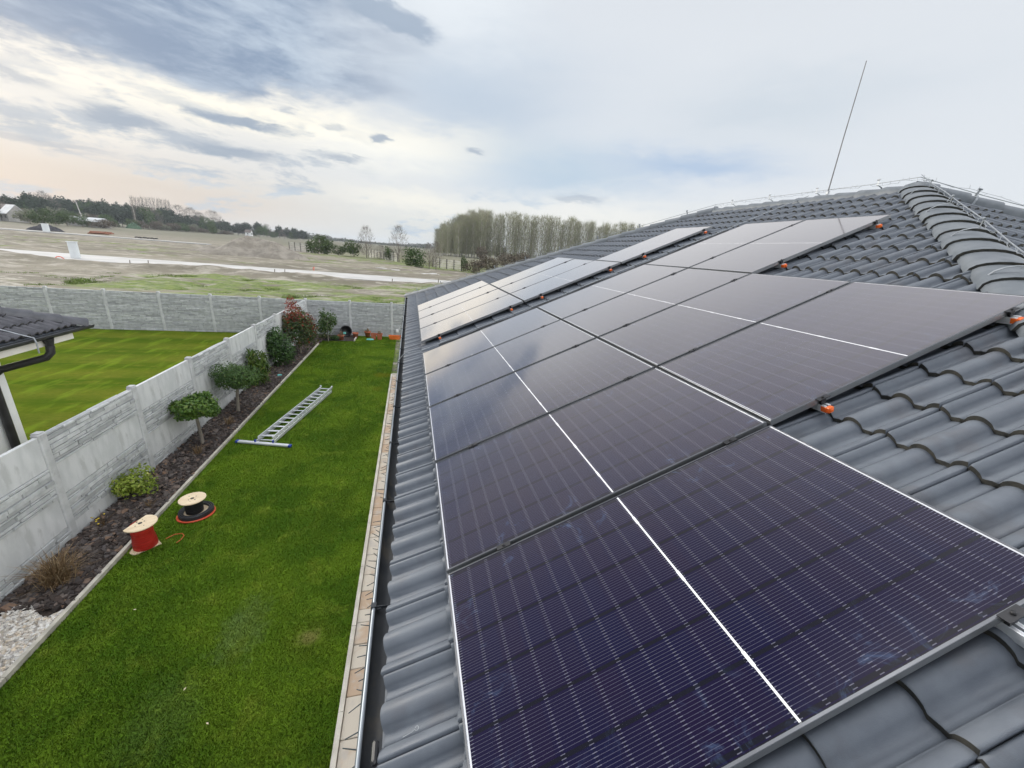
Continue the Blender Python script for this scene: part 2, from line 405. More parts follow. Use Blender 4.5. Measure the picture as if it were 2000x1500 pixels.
def field_material():
    m, T, b = newmat('bare field soil')
    P = T.node('ShaderNodeNewGeometry').outputs['Position']
    x, y, z = T.xyz(P)
    fl = T.vec(T.m('MULTIPLY', x, .35), y, 0.0)
    n1 = T.noise(fl, .10, 6, .6); n2 = T.noise(fl, .55, 6, .65); n3 = T.noise(T.vec(x, y, 0.0), 2.0, 5, .65)
    c = T.mix(T.ramp(n1, .36, .62), (.245, .222, .172), (.168, .152, .118))
    c = T.mix(T.m('MULTIPLY', T.ramp(n2, .50, .64), .8), c, (.37, .34, .29))
    c = T.mix(T.m('MULTIPLY', T.ramp(n3, .54, .70), .55), c, (.13, .115, .095))
    # weeds: strong just behind the fence, in bands further out
    near = T.m('MAXIMUM', T.ramp(y, 46, 34, 0, .13), T.m('MULTIPLY', T.m('MULTIPLY', T.ramp(x, -27, -20), T.ramp(y, 49, 44)), T.ramp(y, 35.5, 38, .3, .27)))
    far = T.m('MULTIPLY', T.ramp(y, 78, 86), T.m('MULTIPLY', T.ramp(y, 118, 100), .14))
    far2 = T.ramp(y, 150, 260, 0, .20)
    hd = T.m('MULTIPLY', T.ramp(x, -42, -20), T.m('MULTIPLY', T.ramp(T.m('ADD', y, T.m('MULTIPLY', x, .95)), 88, 96), .28))
    far = T.m('MAXIMUM', far, T.m('MULTIPLY', T.ramp(y, 62, 68), T.ramp(y, 84, 74, 0, .10)))
    wk = T.m('MAXIMUM', T.m('MAXIMUM', near, far), T.m('MAXIMUM', far2, hd))
    gr = T.m('MULTIPLY', T.ramp(T.m('ADD', T.noise(fl, .22, 6, .66), wk), .64, .76), T.ramp(T.noise(T.vec(T.m('MULTIPLY', x, .5), y, 2.0), 1.1, 5, .7), .66, .46))
    gc = T.mix(T.ramp(n3, .4, .62), (.090, .150, .022), (.185, .235, .055))
    gc = T.mix(T.ramp(y, 60, 200), gc, (.15, .155, .085))
    c = T.mix(T.m('MULTIPLY', T.ramp(T.noise(fl, .75, 6, .7), .52, .62), T.ramp(y, 62, 40, 0, .7)), c, (.47, .44, .375))
    c = T.mix(T.m('MULTIPLY', gr, .85), c, gc)
    c = T.mix(T.m('MULTIPLY', T.ramp(y, 130, 300), .8), c, T.mix(n1, (.115, .118, .080), (.165, .155, .115)))
    T.put(b.inputs['Base Color'], c); b.inputs['Roughness'].default_value = .95
    b.inputs['Specular IOR Level'].default_value = .15
    bp = T.node('ShaderNodeBump'); bp.inputs['Strength'].default_value = .8; bp.inputs['Distance'].default_value = .15
    T.put(bp.inputs['Height'], T.noise(T.vec(x, y, 0.0), 1.6, 6, .7)); T.put(b.inputs['Normal'], bp.outputs[0])
    return m
FIELD = field_material()
sheet('ground', -3800, 3800, -600, 4600, -.12, FIELD)
rng = np.random.default_rng(5)
def vnoise(X, Y, s, seed):
    r_ = np.random.default_rng(seed); G = r_.random((64, 64))
    x = X/s; y = Y/s; i = np.floor(x).astype(int); j = np.floor(y).astype(int); fx = x-i; fy = y-j
    fx = fx*fx*(3-2*fx); fy = fy*fy*(3-2*fy); g = lambda a, b: G[a % 64, b % 64]
    return g(i, j)*(1-fx)*(1-fy)+g(i+1, j)*fx*(1-fy)+g(i, j+1)*(1-fx)*fy+g(i+1, j+1)*fx*fy
def rough_h(X, Y):
    a = .22*vnoise(X, Y, 3.1, 1)+.22*vnoise(X, Y, 1.3, 2)+.10*vnoise(X, Y, .6, 3)
    fade = np.clip((Y-22.0)/2, 0, 1)*np.clip((134-Y)/8, 0, 1)*np.clip((X+105)/8, 0, 1)*np.clip((38-X)/6, 0, 1)
    rd = np.clip(np.minimum(np.abs(Y-(56.6-.11*X)), 99)/6.0-.75, 0, 1)   # flattened where the road runs
    # spoil heaps beside the trench on this side of the road
    sp = np.exp(-((Y-(47.0-.10*X))/1.8)**2)*(.25+.9*vnoise(X, Y, 5, 9))*np.clip((X+60)/5, 0, 1)
    return (a*rd+sp*.8)*fade
sheet('field_terrain', -105, 38, 22, 134, -.05, FIELD, 420, 330, rough_h)
sheet('lawn', -4.16, -.75, -3, 21.3, .0, LAWN)
sheet('neighbour_lawn', -40, -5.08, -6, 21.38, .0, LAWN2)
sheet('garden_bed', -5.0, -4.2, -3, 21.35, .012, SOILM)
sheet('back_bed', -4.2, -2.75, 20.0, 21.35, .016, SOILM)
ROADM = pmat('new concrete road', (.40, .395, .38), (.48, .47, .455), .3, .9, coords='World', bump=.1, bscale=5)
def road(name, pts):
    mb = MB(); mb.prism(pts, -.1, .17); o = mb.build(name, ROADM); return tag(o, kind='structure')
road('concrete_road', [(-90, 62.2), (14, 51.0), (14, 58.6), (-90, 71.5)])
road('site_track', [(-190, 150.5), (-60, 143.6), (-60, 146.8), (-190, 156)])
road('farm_track', [(-9, 84.0), (6.5, 66.0), (9.5, 66.5), (-3, 86.5)])

# grass blades
def grass(name, n, x0, x1, y0, y1, mat, hmin, hmax, wk, seed, near_bias=1.0, mask=None):
    r_ = np.random.default_rng(seed)
    x = r_.uniform(x0, x1, n)
    t = r_.random(n)
    y = y0*(y1/y0)**t if near_bias else r_.uniform(y0, y1, n)
    if mask is not None:
        k = mask(x, y, r_); x = x[k]; y = y[k]; n = len(x)
    d = np.sqrt(x*x+y*y+16)
    w = wk*(.5+.10*d)*r_.uniform(.7, 1.3, n); h = r_.uniform(hmin, hmax, n)
    a = r_.uniform(0, 2*PI, n); la = r_.uniform(0, 2*PI, n); le = r_.uniform(.2, 1.0, n)*h
    V = np.zeros((n, 3, 3), np.float32)
    V[:, 0] = np.stack([x-np.cos(a)*w, y-np.sin(a)*w, np.zeros(n)], 1)
    V[:, 1] = np.stack([x+np.cos(a)*w, y+np.sin(a)*w, np.zeros(n)], 1)
    V[:, 2] = np.stack([x+np.cos(la)*le, y+np.sin(la)*le, h], 1)
    me = np_mesh(name, V.reshape(-1, 3), 3, np.repeat(r_.random(n), 3), True)
    nv = np.stack([np.cos(la)*.35, np.sin(la)*.35, np.ones(n)], 1); nv /= np.linalg.norm(nv, axis=1)[:, None]
    me.normals_split_custom_set_from_vertices(np.repeat(nv, 3, 0).tolist())
    return tag(link(name, me, mat), kind='stuff')
g = grass('lawn_grass', 480000, -4.16, -.75, 2.2, 21.2, LAWN, .010, .028, .0030, 3,
          mask=lambda x, y, r_: ~((x < -2.75) & (y > 20.0)) & ~((x > -1.4) & (x < -1.08) & (y > 3.86) & (y < 4.1) & (r_.random(len(x)) < .6)))
tag(g, 'short mown bright green lawn grass beside the house', 'grass')
# weeds behind the fence
WEED = leafmat('weed green', (.110, .185, .030), (.230, .310, .075), .6, trans=.3, world_noise=.5)
def weed_mask(x, y, r_):
    k = vnoise(x*.5, y, 1.7, 21)*.6+vnoise(x*.5, y, .7, 22)*.4
    side = np.clip((x+26)/10, 0, 1)
    return (k > .60+.006*np.abs(y-40)-.17*side) & ~(np.abs(y-(56.6-.11*x)) < 6)
g = grass('weeds', 170000, -40, 12, 33.0, 48, WEED, .08, .24, .009, 8, mask=weed_mask)
tag(g, 'patches of long green weeds growing just behind the back fence', 'weeds')

# bark and slate chips, white pebbles
def chips(name, n, x0, x1, y0, y1, z, smin, smax, mat, seed, flat=.35, mask=None):
    r_ = np.random.default_rng(seed)
    base = np.array([(-1, -1, -1), (1, -1, -1), (1, 1, -1), (-1, 1, -1), (-1, -1, 1), (1, -1, 1), (1, 1, 1), (-1, 1, 1)], np.float32)
    Fb = np.array([(4, 5, 6, 7), (0, 1, 5, 4), (1, 2, 6, 5), (2, 3, 7, 6), (3, 0, 4, 7)])
    x = r_.uniform(x0, x1, n); y = r_.uniform(y0, y1, n)
    if mask is not None: k = mask(x, y); x = x[k]; y = y[k]; n = len(x)
    s = r_.uniform(smin, smax, (n, 1))*np.stack([np.ones(n), r_.uniform(.4, .9, n), r_.uniform(.6, 1.2, n)*flat], 1)
    V = base[None]*(1+r_.uniform(-.35, .35, (n, 8, 3)))*s[:, None, :]*.5
    V[:, 4:, :2] *= .75
    a = r_.uniform(0, 2*PI, n); t1 = r_.normal(0, .35, n); t2 = r_.normal(0, .35, n)
    ca, sa = np.cos(a), np.sin(a)
    X = V[:, :, 0]*ca[:, None]-V[:, :, 1]*sa[:, None]; Y = V[:, :, 0]*sa[:, None]+V[:, :, 1]*ca[:, None]
    Z = V[:, :, 2]+X*t1[:, None]+Y*t2[:, None]
    P = np.stack([X+x[:, None], Y+y[:, None], Z+z+r_.uniform(0, .03, n)[:, None]], 2)
    F = (np.arange(n)[:, None, None]*8+Fb[None]).reshape(-1, 4)
    me = np_mesh(name, P.reshape(-1, 3), 4, np.repeat(r_.random(n), 8), False, F)
    return tag(link(name, me, mat), kind='stuff')
def tintmat(name, cols, rough=.85):
    m, T, b = newmat(name)
    t = T.node('ShaderNodeAttribute', attribute_name='tint').outputs['Fac']
    cr = T.node('ShaderNodeValToRGB'); T.L.new(t, cr.inputs[0])
    e = cr.color_ramp.elements
    while len(e) < len(cols): e.new(.5)
    for i, c in enumerate(cols):
        e[i].position = i/(len(cols)-1); e[i].color = (*c, 1)
    n = T.noise(T.node('ShaderNodeTexCoord').outputs['Object'], 30, 4)
    T.put(b.inputs['Base Color'], T.mix(T.ramp(n, .3, .7, .75, 1), (0, 0, 0), cr.outputs[0])); b.inputs['Roughness'].default_value = rough
    return m
MULCH = tintmat('bark and slate mulch', [(.018, .013, .011), (.040, .029, .024), (.060, .042, .034), (.085, .074, .072), (.038, .027, .022), (.14, .12, .11), (.18, .11, .07)])
c_ = chips('bark_mulch', 14000, -5.0, -4.21, 4.9, 21.3, .015, .03, .115, MULCH, 11)
tag(c_, 'dark brown bark and slate mulch covering the bed along the fence', 'mulch')
PEB = tintmat('white pebbles', [(.55, .52, .47), (.74, .72, .68), (.45, .40, .33), (.78, .77, .74), (.60, .50, .38), (.40, .38, .36), (.70, .68, .64)], .7)
c_ = chips('white_pebbles', 5200, -5.0, -4.21, 3.2, 5.0, .01, .022, .06, PEB, 12, .7, lambda x, y: y < 4.9+.12*np.sin(x*9))
tag(c_, 'white and tan pebbles at the near end of the planting bed', 'pebbles')

# lawn edging and paving
mb = MB()
yy = -3.0
while yy < 19.3:
    l_ = min(1.0, 19.3-yy); mb.box((-4.18, yy+l_/2, .015), (.05, l_-.006, .10)); yy += 1.0
tag(mb.build('lawn_edging', EDGEM), 'thin pale concrete edging strip between lawn and mulch bed', 'edging')
mb = MB(); mb.box((-2.72, 20.35, .02), (.05, .75, .11), X=(1, .06, 0))
tag(mb.build('bed_edging', EDGEM), 'short wooden edging board closing the back corner bed', 'edging')
mb = MB(); yy = -3.0
while yy < 14.5:
    l_ = min(1.0, 14.6-yy); mb.box((-.725, yy+l_/2, .01), (.05, l_-.005, .10)); yy += 1.0
mb.box((-.2, 14.625, .01), (1.0, .05, .10))
tag(mb.build('kerb', KERBM), kind='structure')
r_ = random.Random(4); V = []; Fq = []; tints = []
yy = -3.0; mbp = MB(); ptint = []
while yy < 14.6:
    l_ = r_.choice((.2, .3, .3, .4, .45))
    l_ = min(l_, 14.6-yy)
    xs = [-.697, .35] if r_.random() < .45 else [-.697, r_.choice((-.45, -.38, -.5)), .35]
    for a, b in zip(xs, xs[1:]):
        zz = .03+r_.uniform(0, .006); k0 = len(mbp.V)
        mbp.cbox(((a+b)/2, yy+l_/2, zz-.03), (b-a-.006, l_-.006, .07), .006)
        ptint += [r_.random()]*(len(mbp.V)-k0)
    yy += l_
me = mbp.mesh('paving'); a = me.attributes.new('tint', 'FLOAT', 'POINT'); a.data.foreach_set('value', ptint)
m, T, b = newmat('sandstone paving')
t = T.node('ShaderNodeAttribute', attribute_name='tint').outputs['Fac']
P = T.node('ShaderNodeNewGeometry').outputs['Position']
n = T.noise(P, 3.2, 4, .6, 1.2)
c = T.mix(T.ramp(T.m('ADD', T.m('MULTIPLY', T.m('SUBTRACT', n, .5), 1.9), t), .25, .8), (.50, .45, .38), (.42, .31, .22))
c = T.mix(T.m('MULTIPLY', T.ramp(T.noise(P, 5, 5), .52, .66), .7), c, (.40, .37, .34))
T.put(b.inputs['Base Color'], c); b.inputs['Roughness'].default_value = .8
tag(link('paving', me, m), kind='structure')
sheet('paving_bed', -.70, .36, -3, 14.6, -.004, pmat('joint sand', (.16, .14, .11), (.24, .21, .17), 9, .95))

# ------------------------------------------------------------------ tiled roofs
def roll_profile():
    """one tile, 0.30 m wide, starts at its side seam: list of (v, h)"""
    pts = []
    def roll(c, w, h, t0, t1, n, dh=0.0):
        for i in range(n):
            t = t0+(t1-t0)*i/(n-1); pts.append((c+(t-.5)*w, h*math.sin(PI*min(max(t, 0), 1))**.62+dh))
    pts.append((.0035, .016)); roll(0.0, .104, .044, .62, 1.0, 6, -.005)          # right shoulder of the overlapped roll
    pts.append((.076, .0015)); pts.append((.080, .003)); pts.append((.098, .001))
    roll(.15, .104, .044, 0.0, 1.0, 11)
    pts.append((.226, .0015)); pts.append((.230, .003)); pts.append((.248, .001))
    roll(.30, .104, .044, 0.0, .53, 7); pts.append((.3035, .016))
    return [(.30-v, h) for v, h in reversed(pts)]
PROF = roll_profile()
def tile_face(name, P0, Uv, Vv, Nv, v0, v1, L, clips, course=.318, seed=1, mats=(TILE, TILE_EDGE), parent=None, ntop=.032, uext=None):
    """P0: eave point at v=0; rows of interlocking tiles; clips: list of (point, normal) - keeps side opposite the normal"""
    r_ = np.random.default_rng(seed)
    n0, n1 = math.floor(v0/.30), math.ceil(v1/.30)
    pv = np.array([p[0] for p in PROF]); ph = np.array([p[1] for p in PROF])
    verts = []; faces = []; mi = []; base = 0
    nc = int(math.ceil(L/course))
    P0 = np.array(P0); Uv = np.array(Uv); Vv = np.array(Vv); Nv = np.array(Nv)
    k = len(pv)
    for c in range(nc):
        u0 = c*course
        lo_u, hi_u = u0+(.022 if c == 0 else 0), min(u0+course+.03, L+.01)
        if uext:
            a_, b_ = uext(u0)
            m0, m1 = max(n0, math.floor(a_/.30)-1), min(n1, math.ceil(b_/.30)+1)
        else: m0, m1 = n0, n1
        for t in range(m0, m1):
            du = r_.normal(0, .0025); dn = r_.normal(0, .0009); tw = r_.normal(0, .0012)
            v = t*.30+pv
            rows = [(lo_u+du, ntop-.032, 1.0), (lo_u+du, ntop-.005, 1.0), (lo_u+du+.006, ntop, 1.0), (hi_u, .001, 1.0)]
            for (uu, nn, q) in rows:
                hh = ph*q+nn+dn+tw*(pv-.15)/.15
                verts.append(P0+np.outer(np.full(k, uu), Uv)+np.outer(v, Vv)+np.outer(hh, Nv))
            for rr in range(3):
                for i in range(k-1):
                    a = base+rr*k+i
                    faces.append((a, a+1, a+k+1, a+k)); mi.append(1 if rr == 0 else 0)
            base += 4*k
    V = np.concatenate(verts)
    me = bpy.data.meshes.new(name)
    F = np.array(faces)
    me = np_mesh(name, V, 4, None, True, F)
    me.polygons.foreach_set('material_index', np.array(mi, np.int32))
    bm = bmesh.new(); bm.from_mesh(me)
    for co, no in clips:
        bmesh.ops.bisect_plane(bm, geom=bm.verts[:]+bm.edges[:]+bm.faces[:], plane_co=co, plane_no=no, clear_outer=True)
    # split sharp edges between cut edge and top so shading stays crisp
    sharp = [e for e in bm.edges if len(e.link_faces) == 2 and e.link_faces[0].material_index != e.link_faces[1].material_index]
    bmesh.ops.split_edges(bm, edges=sharp)
    bm.to_mesh(me); bm.free()
    return link(name, me, list(mats), parent)
def caps(mb, A, B, w=.27, h=.115, step=.345, lift=.03, n=10, seed=0, mi=0, ei=1):
    """overlapping half-round cap tiles from the low end A to the high end B"""
    A = Vector(A); B = Vector(B); d = (B-A); L = d.length; d.normalize()
    s = d.cross(Vector((0, 0, 1))).normalized(); u = s.cross(d).normalized()
    r_ = random.Random(seed); k = int(L/step)+1
    for i in range(k):
        a = A+d*(i*step-.03); b = A+d*min(i*step+step+.03, L+.05)
        wl, wh = w/2+.012, w/2-.012; hl, hh = h+.020, h-.004
        j = r_.uniform(-.004, .004); V = []
        for (p, ww, hg) in ((a, wl-.02, hl-.024), (a, wl, hl), (a+d*.012, wl+.001, hl+.003), (b, wh, hh)):
            for q in range(n+1):
                t = PI*q/n
                V.append(p+s*(math.cos(t)*ww+j)+u*(abs(math.sin(t))**.75*hg+lift-.055))
        m_ = n+1
        mb.add(V[:2*m_], [(q, q+1, m_+q+1, m_+q) for q in range(n)], ei, False)
        W_ = V[m_:]
        mb.add(W_, [(r0*m_+q, r0*m_+q+1, (r0+1)*m_+q+1, (r0+1)*m_+q) for r0 in (0, 1) for q in range(n)], mi, True)

ROOFP = R(23.77)
U = Vector((math.cos(ROOFP), 0, math.sin(ROOFP))); N = Vector((-math.sin(ROOFP), 0, math.cos(ROOFP)))
PO = Vector((.1582, .4545, CAMZ-1.4749))              # lower near corner of the first panel, top of frame
XE, ZE = -.112, 2.952                                 # tile edge at the eave (pan level)
YN, YF = -2.10, 14.40                                 # near and far eave corners
XR = 6.64; ZR = ZE+(XR-XE)*math.tan(ROOFP); Y1, Y2 = 4.38, 8.16
SL = (XR-XE)/math.cos(ROOFP)
house = empty('house', (6.7, 6.1, 0), 'house with dark grey tiled hip roof carrying the solar panels', 'house')
def hp(o):
    o.parent = house; o.matrix_parent_inverse = Matrix.Translation((-6.7, -6.1, 0)); return o
clipN = ((XR, Y1, ZR), Vector((Y1-YN, -(XR-XE), 0)).normalized())   # outward of the near hip
clipF = ((XR, Y2, ZR), Vector((YF-Y2, (XR-XE), 0)).normalized())
hp(tile_face('roof_slope', (XE, 0, ZE), U, (0, 1, 0), N, YN, YF, SL, [clipN, clipF], seed=3,
   uext=lambda u_: (YN+(Y1-YN)*u_/SL, YF-(YF-Y2)*(u_-.35)/SL)))
# near end slope
run = Y1-YN; le = math.hypot(run, ZR-ZE)
Ue = Vector((0, run/le, (ZR-ZE)/le)); Ne = Vector((0, -(ZR-ZE)/le, run/le))
XB = 2*XR-XE
hp(tile_face('roof_slope', (XR, YN, ZE), Ue, (1, 0, 0), Ne, -(XR-XE), XR-XE, le,
   [((XR, Y1, ZR), -clipN[1]), ((XR, Y1, ZR), Vector((-(YN-Y1)*1.0, -(XR-XE)*-1.0, 0)).normalized())], seed=4,
   uext=lambda u_: (-(XR-XE)*(1-u_/le), (XR-XE)*(1-u_/le))))
# far side slopes, seen by nobody here, as plain decks of the same tile colour
mb = MB()
mb.add([(XR, Y1, ZR-.02), (XR, Y2, ZR-.02), (XB, YF, ZE), (XB, YN, ZE)], [(0, 1, 2, 3)])
mb.add([(XR, Y2, ZR-.02), (XE, YF, ZE), (XB, YF, ZE)], [(0, 1, 2)])
mb.add([(XE, YN, ZE-.03), (XE, YF, ZE-.03), (XR, Y2, ZR-.05), (XR, Y1, ZR-.05)], [(0, 1, 2, 3)])
mb.add([(XE, YN, ZE-.03), (XR, Y1, ZR-.05), (XB, YN, ZE-.03)], [(0, 1, 2)])
hp(mb.build('roof_deck', TILE))
mb = MB(); caps(mb, (XE, YN, ZE+.03), (XR, Y1, ZR+.03), seed=1, w=.37, h=.085, lift=.02); hp(mb.build('hip_cap', [CAPM, TILE_EDGE]))
mb = MB(); caps(mb, (XE, YF, ZE+.03), (XR, Y2, ZR+.03), seed=2); hp(mb.build('hip_cap', [CAPM, TILE_EDGE]))
mb = MB(); caps(mb, (XR, Y2, ZR), (XR, Y1+.05, ZR), seed=3, h=.10); hp(mb.build('ridge_cap', [CAPM, TILE_EDGE]))
mb = MB(); mb.lathe([(.19, -.06), (.185, .02), (.15, .075), (.08, .105), (0, .112)], (XR, Y1-.02, ZR), 20); hp(mb.build('apex_cap', CAPM))
mb = MB(); caps(mb, (XB, YN, ZE+.03), (XR, Y1, ZR+.03), seed=4); hp(mb.build('hip_cap', [CAPM, TILE_EDGE]))
mb = MB()
mb.box(((.42+XB-.5)/2, (YN+YF)/2, 1.36), (XB-.92, YF-YN-1.0, 2.76))
hp(mb.build('wall', WHITEW))
mb = MB(); mb.box(((.3+XE)/2, (YN+YF)/2, 2.79), (.42, YF-YN-.1, .03)); mb.box((XE+.045, (YN+YF)/2, 2.86), (.025, YF-YN-.1, .16))
hp(mb.build('soffit', pmat('dark fascia', (.05, .055, .06), (.07, .075, .08), 4, .5)))
# gutter: half-round channel along the eave, with rolled lip
GX, GZ, GR = -.128, 2.925, .064
mb = MB(); n = 10; V = []
for y in (YN-.1, YF+.1):
    for rr in (GR, GR-.006):
        for q in range(n+1):
            t = PI+PI*q/n; V.append((GX+math.cos(t)*rr, y, GZ+math.sin(t)*rr))
m_ = n+1; F = []
for q in range(n):
    F.append((q, q+1, 2*m_+q+1, 2*m_+q)); F.append((m_+q, 3*m_+q, 3*m_+q+1, m_+q+1))
mb.add(V, F, 0, True)
for y in (YN-.1, YF+.1): mb.prism([(GX+math.cos(PI+PI*q/n)*GR, GZ+math.sin(PI+PI*q/n)*GR) for q in range(n+1)], y, y+.004, f=lambda a, z, y_: (a, y_, z))
gut = hp(mb.build('gutter', GUT))
mb = MB(); mb.tube([(GX-GR, YN-.1, GZ+.004), (GX-GR, YF+.1, GZ+.004)], .0085, 8)
lip = mb.build('gutter_lip', LIPM, gut)
for i in range(16):
    y = 1.62+i*.9
    if y > YF: break
    mb = MB()
    mb.box((GX-GR, y, GZ+.007), (.026, .028, .022)); mb.box((GX-GR*.72, y, GZ-.006), (.036, .022, .004)); mb.box((GX+GR*.1, y, GZ-.004), (GR*1.9, .004, .016))
    mb.build('gutter_bracket', GUT, gut)
# string of lights clipped along the gutter lip
r_ = random.Random(8); mb = MB(); pts = []; y = .6
sp = []
while y < 14.3:
    pts.append((GX-GR-.012+r_.uniform(-.003, .002), y, GZ-.012+r_.uniform(-.01, .006)))
    if r_.random() < .8: sp.append((pts[-1], (r_.uniform(-.055, -.02), r_.uniform(-.02, .03), r_.uniform(-.03, .015))))
    y += .052
mb.tube(pts, .0026, 5)
for p, d in sp: mb.tube([p, (p[0]+d[0], p[1]+d[1], p[2]+d[2])], [.0026, .0020], 5)
tag(mb.build('string_lights', DARKWIRE), 'thin dark string of fairy lights clipped along the gutter lip', 'string lights')

# ------------------------------------------------------------------ solar panels
PP, PL = 1.0414, 1.8425          # pitch along the eave and up the slope
PW, PH = PP-.024, PL-.024
def cell_material():
    m, T, b = newmat('solar cells under glass')
    P = T.node('ShaderNodeTexCoord').outputs['Object']
    u, v, z = T.xyz(P)              # u up the slope, v along the eave
    mu = .021; half = PH/2
    # fold the two halves: distance from the panel's middle
    uc = T.m('ABSOLUTE', T.m('SUBTRACT', u, half))
    cellu = (half-mu-.006)/10; cellv = (PW-2*mu)/6
    fu = T.m('FRACT', T.m('DIVIDE', T.m('SUBTRACT', uc, .006), cellu))
    fv = T.m('FRACT', T.m('DIVIDE', T.m('SUBTRACT', v, mu), cellv))
    gu = T.m('ABSOLUTE', T.m('SUBTRACT', fu, .5)); gv = T.m('ABSOLUTE', T.m('SUBTRACT', fv, .5))
    gapu = T.m('GREATER_THAN', gu, .5-.0022/cellu)
    gapv = T.m('GREATER_THAN', gv, .5-.0060/cellv)
    nbb = 16
    fb = T.m('FRACT', T.m('MULTIPLY', fv, float(nbb)))
    bar = T.m('LESS_THAN', T.m('ABSOLUTE', T.m('SUBTRACT', fb, .5)), .5*.00115/(cellv/nbb))
    # blobs of solder where the bars cross from cell to cell
    dot = T.m('MULTIPLY', T.m('LESS_THAN', T.m('ABSOLUTE', T.m('SUBTRACT', fb, .5)), .5*.0022/(cellv/nbb)), T.m('GREATER_THAN', gu, .5-.0075/cellu))
    bar = T.m('MULTIPLY', bar, T.m('SUBTRACT', 1.0, gapv))
    n = T.noise(P, 2.4, 4, .55)
    iu = T.m('FLOOR', T.m('DIVIDE', u, cellu)); iv = T.m('FLOOR', T.m('DIVIDE', T.m('SUBTRACT', v, mu), cellv))
    wn = T.node('ShaderNodeTexWhiteNoise'); T.put(wn.inputs['Vector'], T.vec(iu, iv, 0.0))
    oi = T.node('ShaderNodeObjectInfo').outputs['Random']
    cell = T.mix(T.m('ADD', T.m('MULTIPLY', n, .7), T.m('MULTIPLY', wn.outputs[0], .3)), (.004, .006, .030), (.012, .0065, .022))
    c = T.mix(gapv, cell, (.0075, .008, .014))
    c = T.mix(T.m('MULTIPLY', gapu, .55), c, (.006, .006, .012))
    c = T.mix(T.m('MULTIPLY', bar, .8), c, (.090, .090, .125))
    c = T.mix(T.m('MULTIPLY', dot, .7), c, (.150, .150, .195))
    # the white gap between the two halves of the panel, with its solder tabs
    tab = T.m('LESS_THAN', T.m('ABSOLUTE', T.m('SUBTRACT', T.m('FRACT', T.m('DIVIDE', T.m('SUBTRACT', v, mu), cellv*2)), .5)), .07)
    wmid = T.m('ADD', .0038, T.m('MULTIPLY', tab, .0020))
    mid = T.m('LESS_THAN', uc, wmid)
    c = T.mix(mid, c, (.80, .81, .82))
    # thin backsheet margin all round
    ed = T.m('MAXIMUM', T.m('GREATER_THAN', T.m('ABSOLUTE', T.m('SUBTRACT', u, half)), half-.0115), T.m('GREATER_THAN', T.m('ABSOLUTE', T.m('SUBTRACT', v, PW/2)), PW/2-.0115))
    c = T.mix(T.m('MULTIPLY', ed, .8), c, (.012, .012, .016))
    wend = T.m('GREATER_THAN', T.m('ABSOLUTE', T.m('SUBTRACT', u, half)), half-.0150)
    c = T.mix(wend, c, (.62, .63, .66))
    # chalky smears low on some panels
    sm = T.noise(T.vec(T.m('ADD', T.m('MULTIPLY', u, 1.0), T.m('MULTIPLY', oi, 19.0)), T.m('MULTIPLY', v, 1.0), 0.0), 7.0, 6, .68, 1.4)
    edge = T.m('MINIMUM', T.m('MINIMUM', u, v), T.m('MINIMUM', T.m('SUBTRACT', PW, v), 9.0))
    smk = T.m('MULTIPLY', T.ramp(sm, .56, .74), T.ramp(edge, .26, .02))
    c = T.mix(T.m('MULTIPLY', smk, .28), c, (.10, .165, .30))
    T.put(b.inputs['Base Color'], c)
    b.inputs['Roughness'].default_value = .6; b.inputs['Specular IOR Level'].default_value = 0.0
    gl = T.node('ShaderNodeBsdfGlossy'); gl.inputs[0].default_value = (1, .945, .91, 1)
    T.put(gl.inputs['Roughness'], T.m('ADD', .07, T.m('ADD', T.m('MULTIPLY', smk, .25), T.m('MULTIPLY', mid, .2))))
    # anti-reflective solar glass: little mirror head-on, strong at grazing angles
    lw = T.node('ShaderNodeLayerWeight'); lw.inputs[0].default_value = .5
    fr = T.m('ADD', .006, T.m('MULTIPLY', T.m('POWER', lw.outputs['Facing'], 2.9), 1.5), clamp=True)
    mx = T.node('ShaderNodeMixShader'); T.put(mx.inputs[0], fr)
    T.L.new(b.outputs[0], mx.inputs[1]); T.L.new(gl.outputs[0], mx.inputs[2])
    T.L.new(mx.outputs[0], T.N['Material Output'].inputs[0])
    return m
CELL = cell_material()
def panel_meshes():
    w = .008; d = .034
    mb = MB()
    o = [(0, 0), (PH, 0), (PH, PW), (0, PW)]; i_ = [(w, w), (PH-w, w), (PH-w, PW-w), (w, PW-w)]; e = .0012
    o2 = [(e, e), (PH-e, e), (PH-e, PW-e), (e, PW-e)]
    V = [(x, y, -d) for x, y in o]+[(x, y, -e) for x, y in o]+[(x, y, 0) for x, y in o2]+[(x, y, 0) for x, y in i_]+[(x, y, -.0022) for x, y in i_]
    F = []; MIs = []
    for k in range(4):
        j = (k+1) % 4
        mb.add(V, [(k, j, 4+j, 4+k)], 1); mb.add(V, [(4+k, 4+j, 8+j, 8+k), (8+k, 8+j, 12+j, 12+k), (12+k, 12+j, 16+j, 16+k)], 0)
    # inner lower flange
    f = .028; fl = [(f, f), (PH-f, f), (PH-f, PW-f), (f, PW-f)]
    V2 = [(x, y, -d) for x, y in o]+[(x, y, -d) for x, y in fl]
    for k in range(4):
        j = (k+1) % 4; mb.add(V2, [(k, 4+k, 4+j, j)], 1)
    fr = mb.mesh('frame'); fr.materials.append(FRAME); fr.materials.append(FRAME_SIDE)
    mb = MB(); a = w-.001
    mb.box((PH/2, PW/2, -.0046), (PH-2*a, PW-2*a, .0052))
    gl = mb.mesh('cell_sheet'); gl.materials.append(CELL)
    return fr, gl
FR_ME, GL_ME = panel_meshes()
RB = Matrix((U, Vector((0, 1, 0)), N)).transposed().to_4x4()     # columns: upslope, along eave, normal
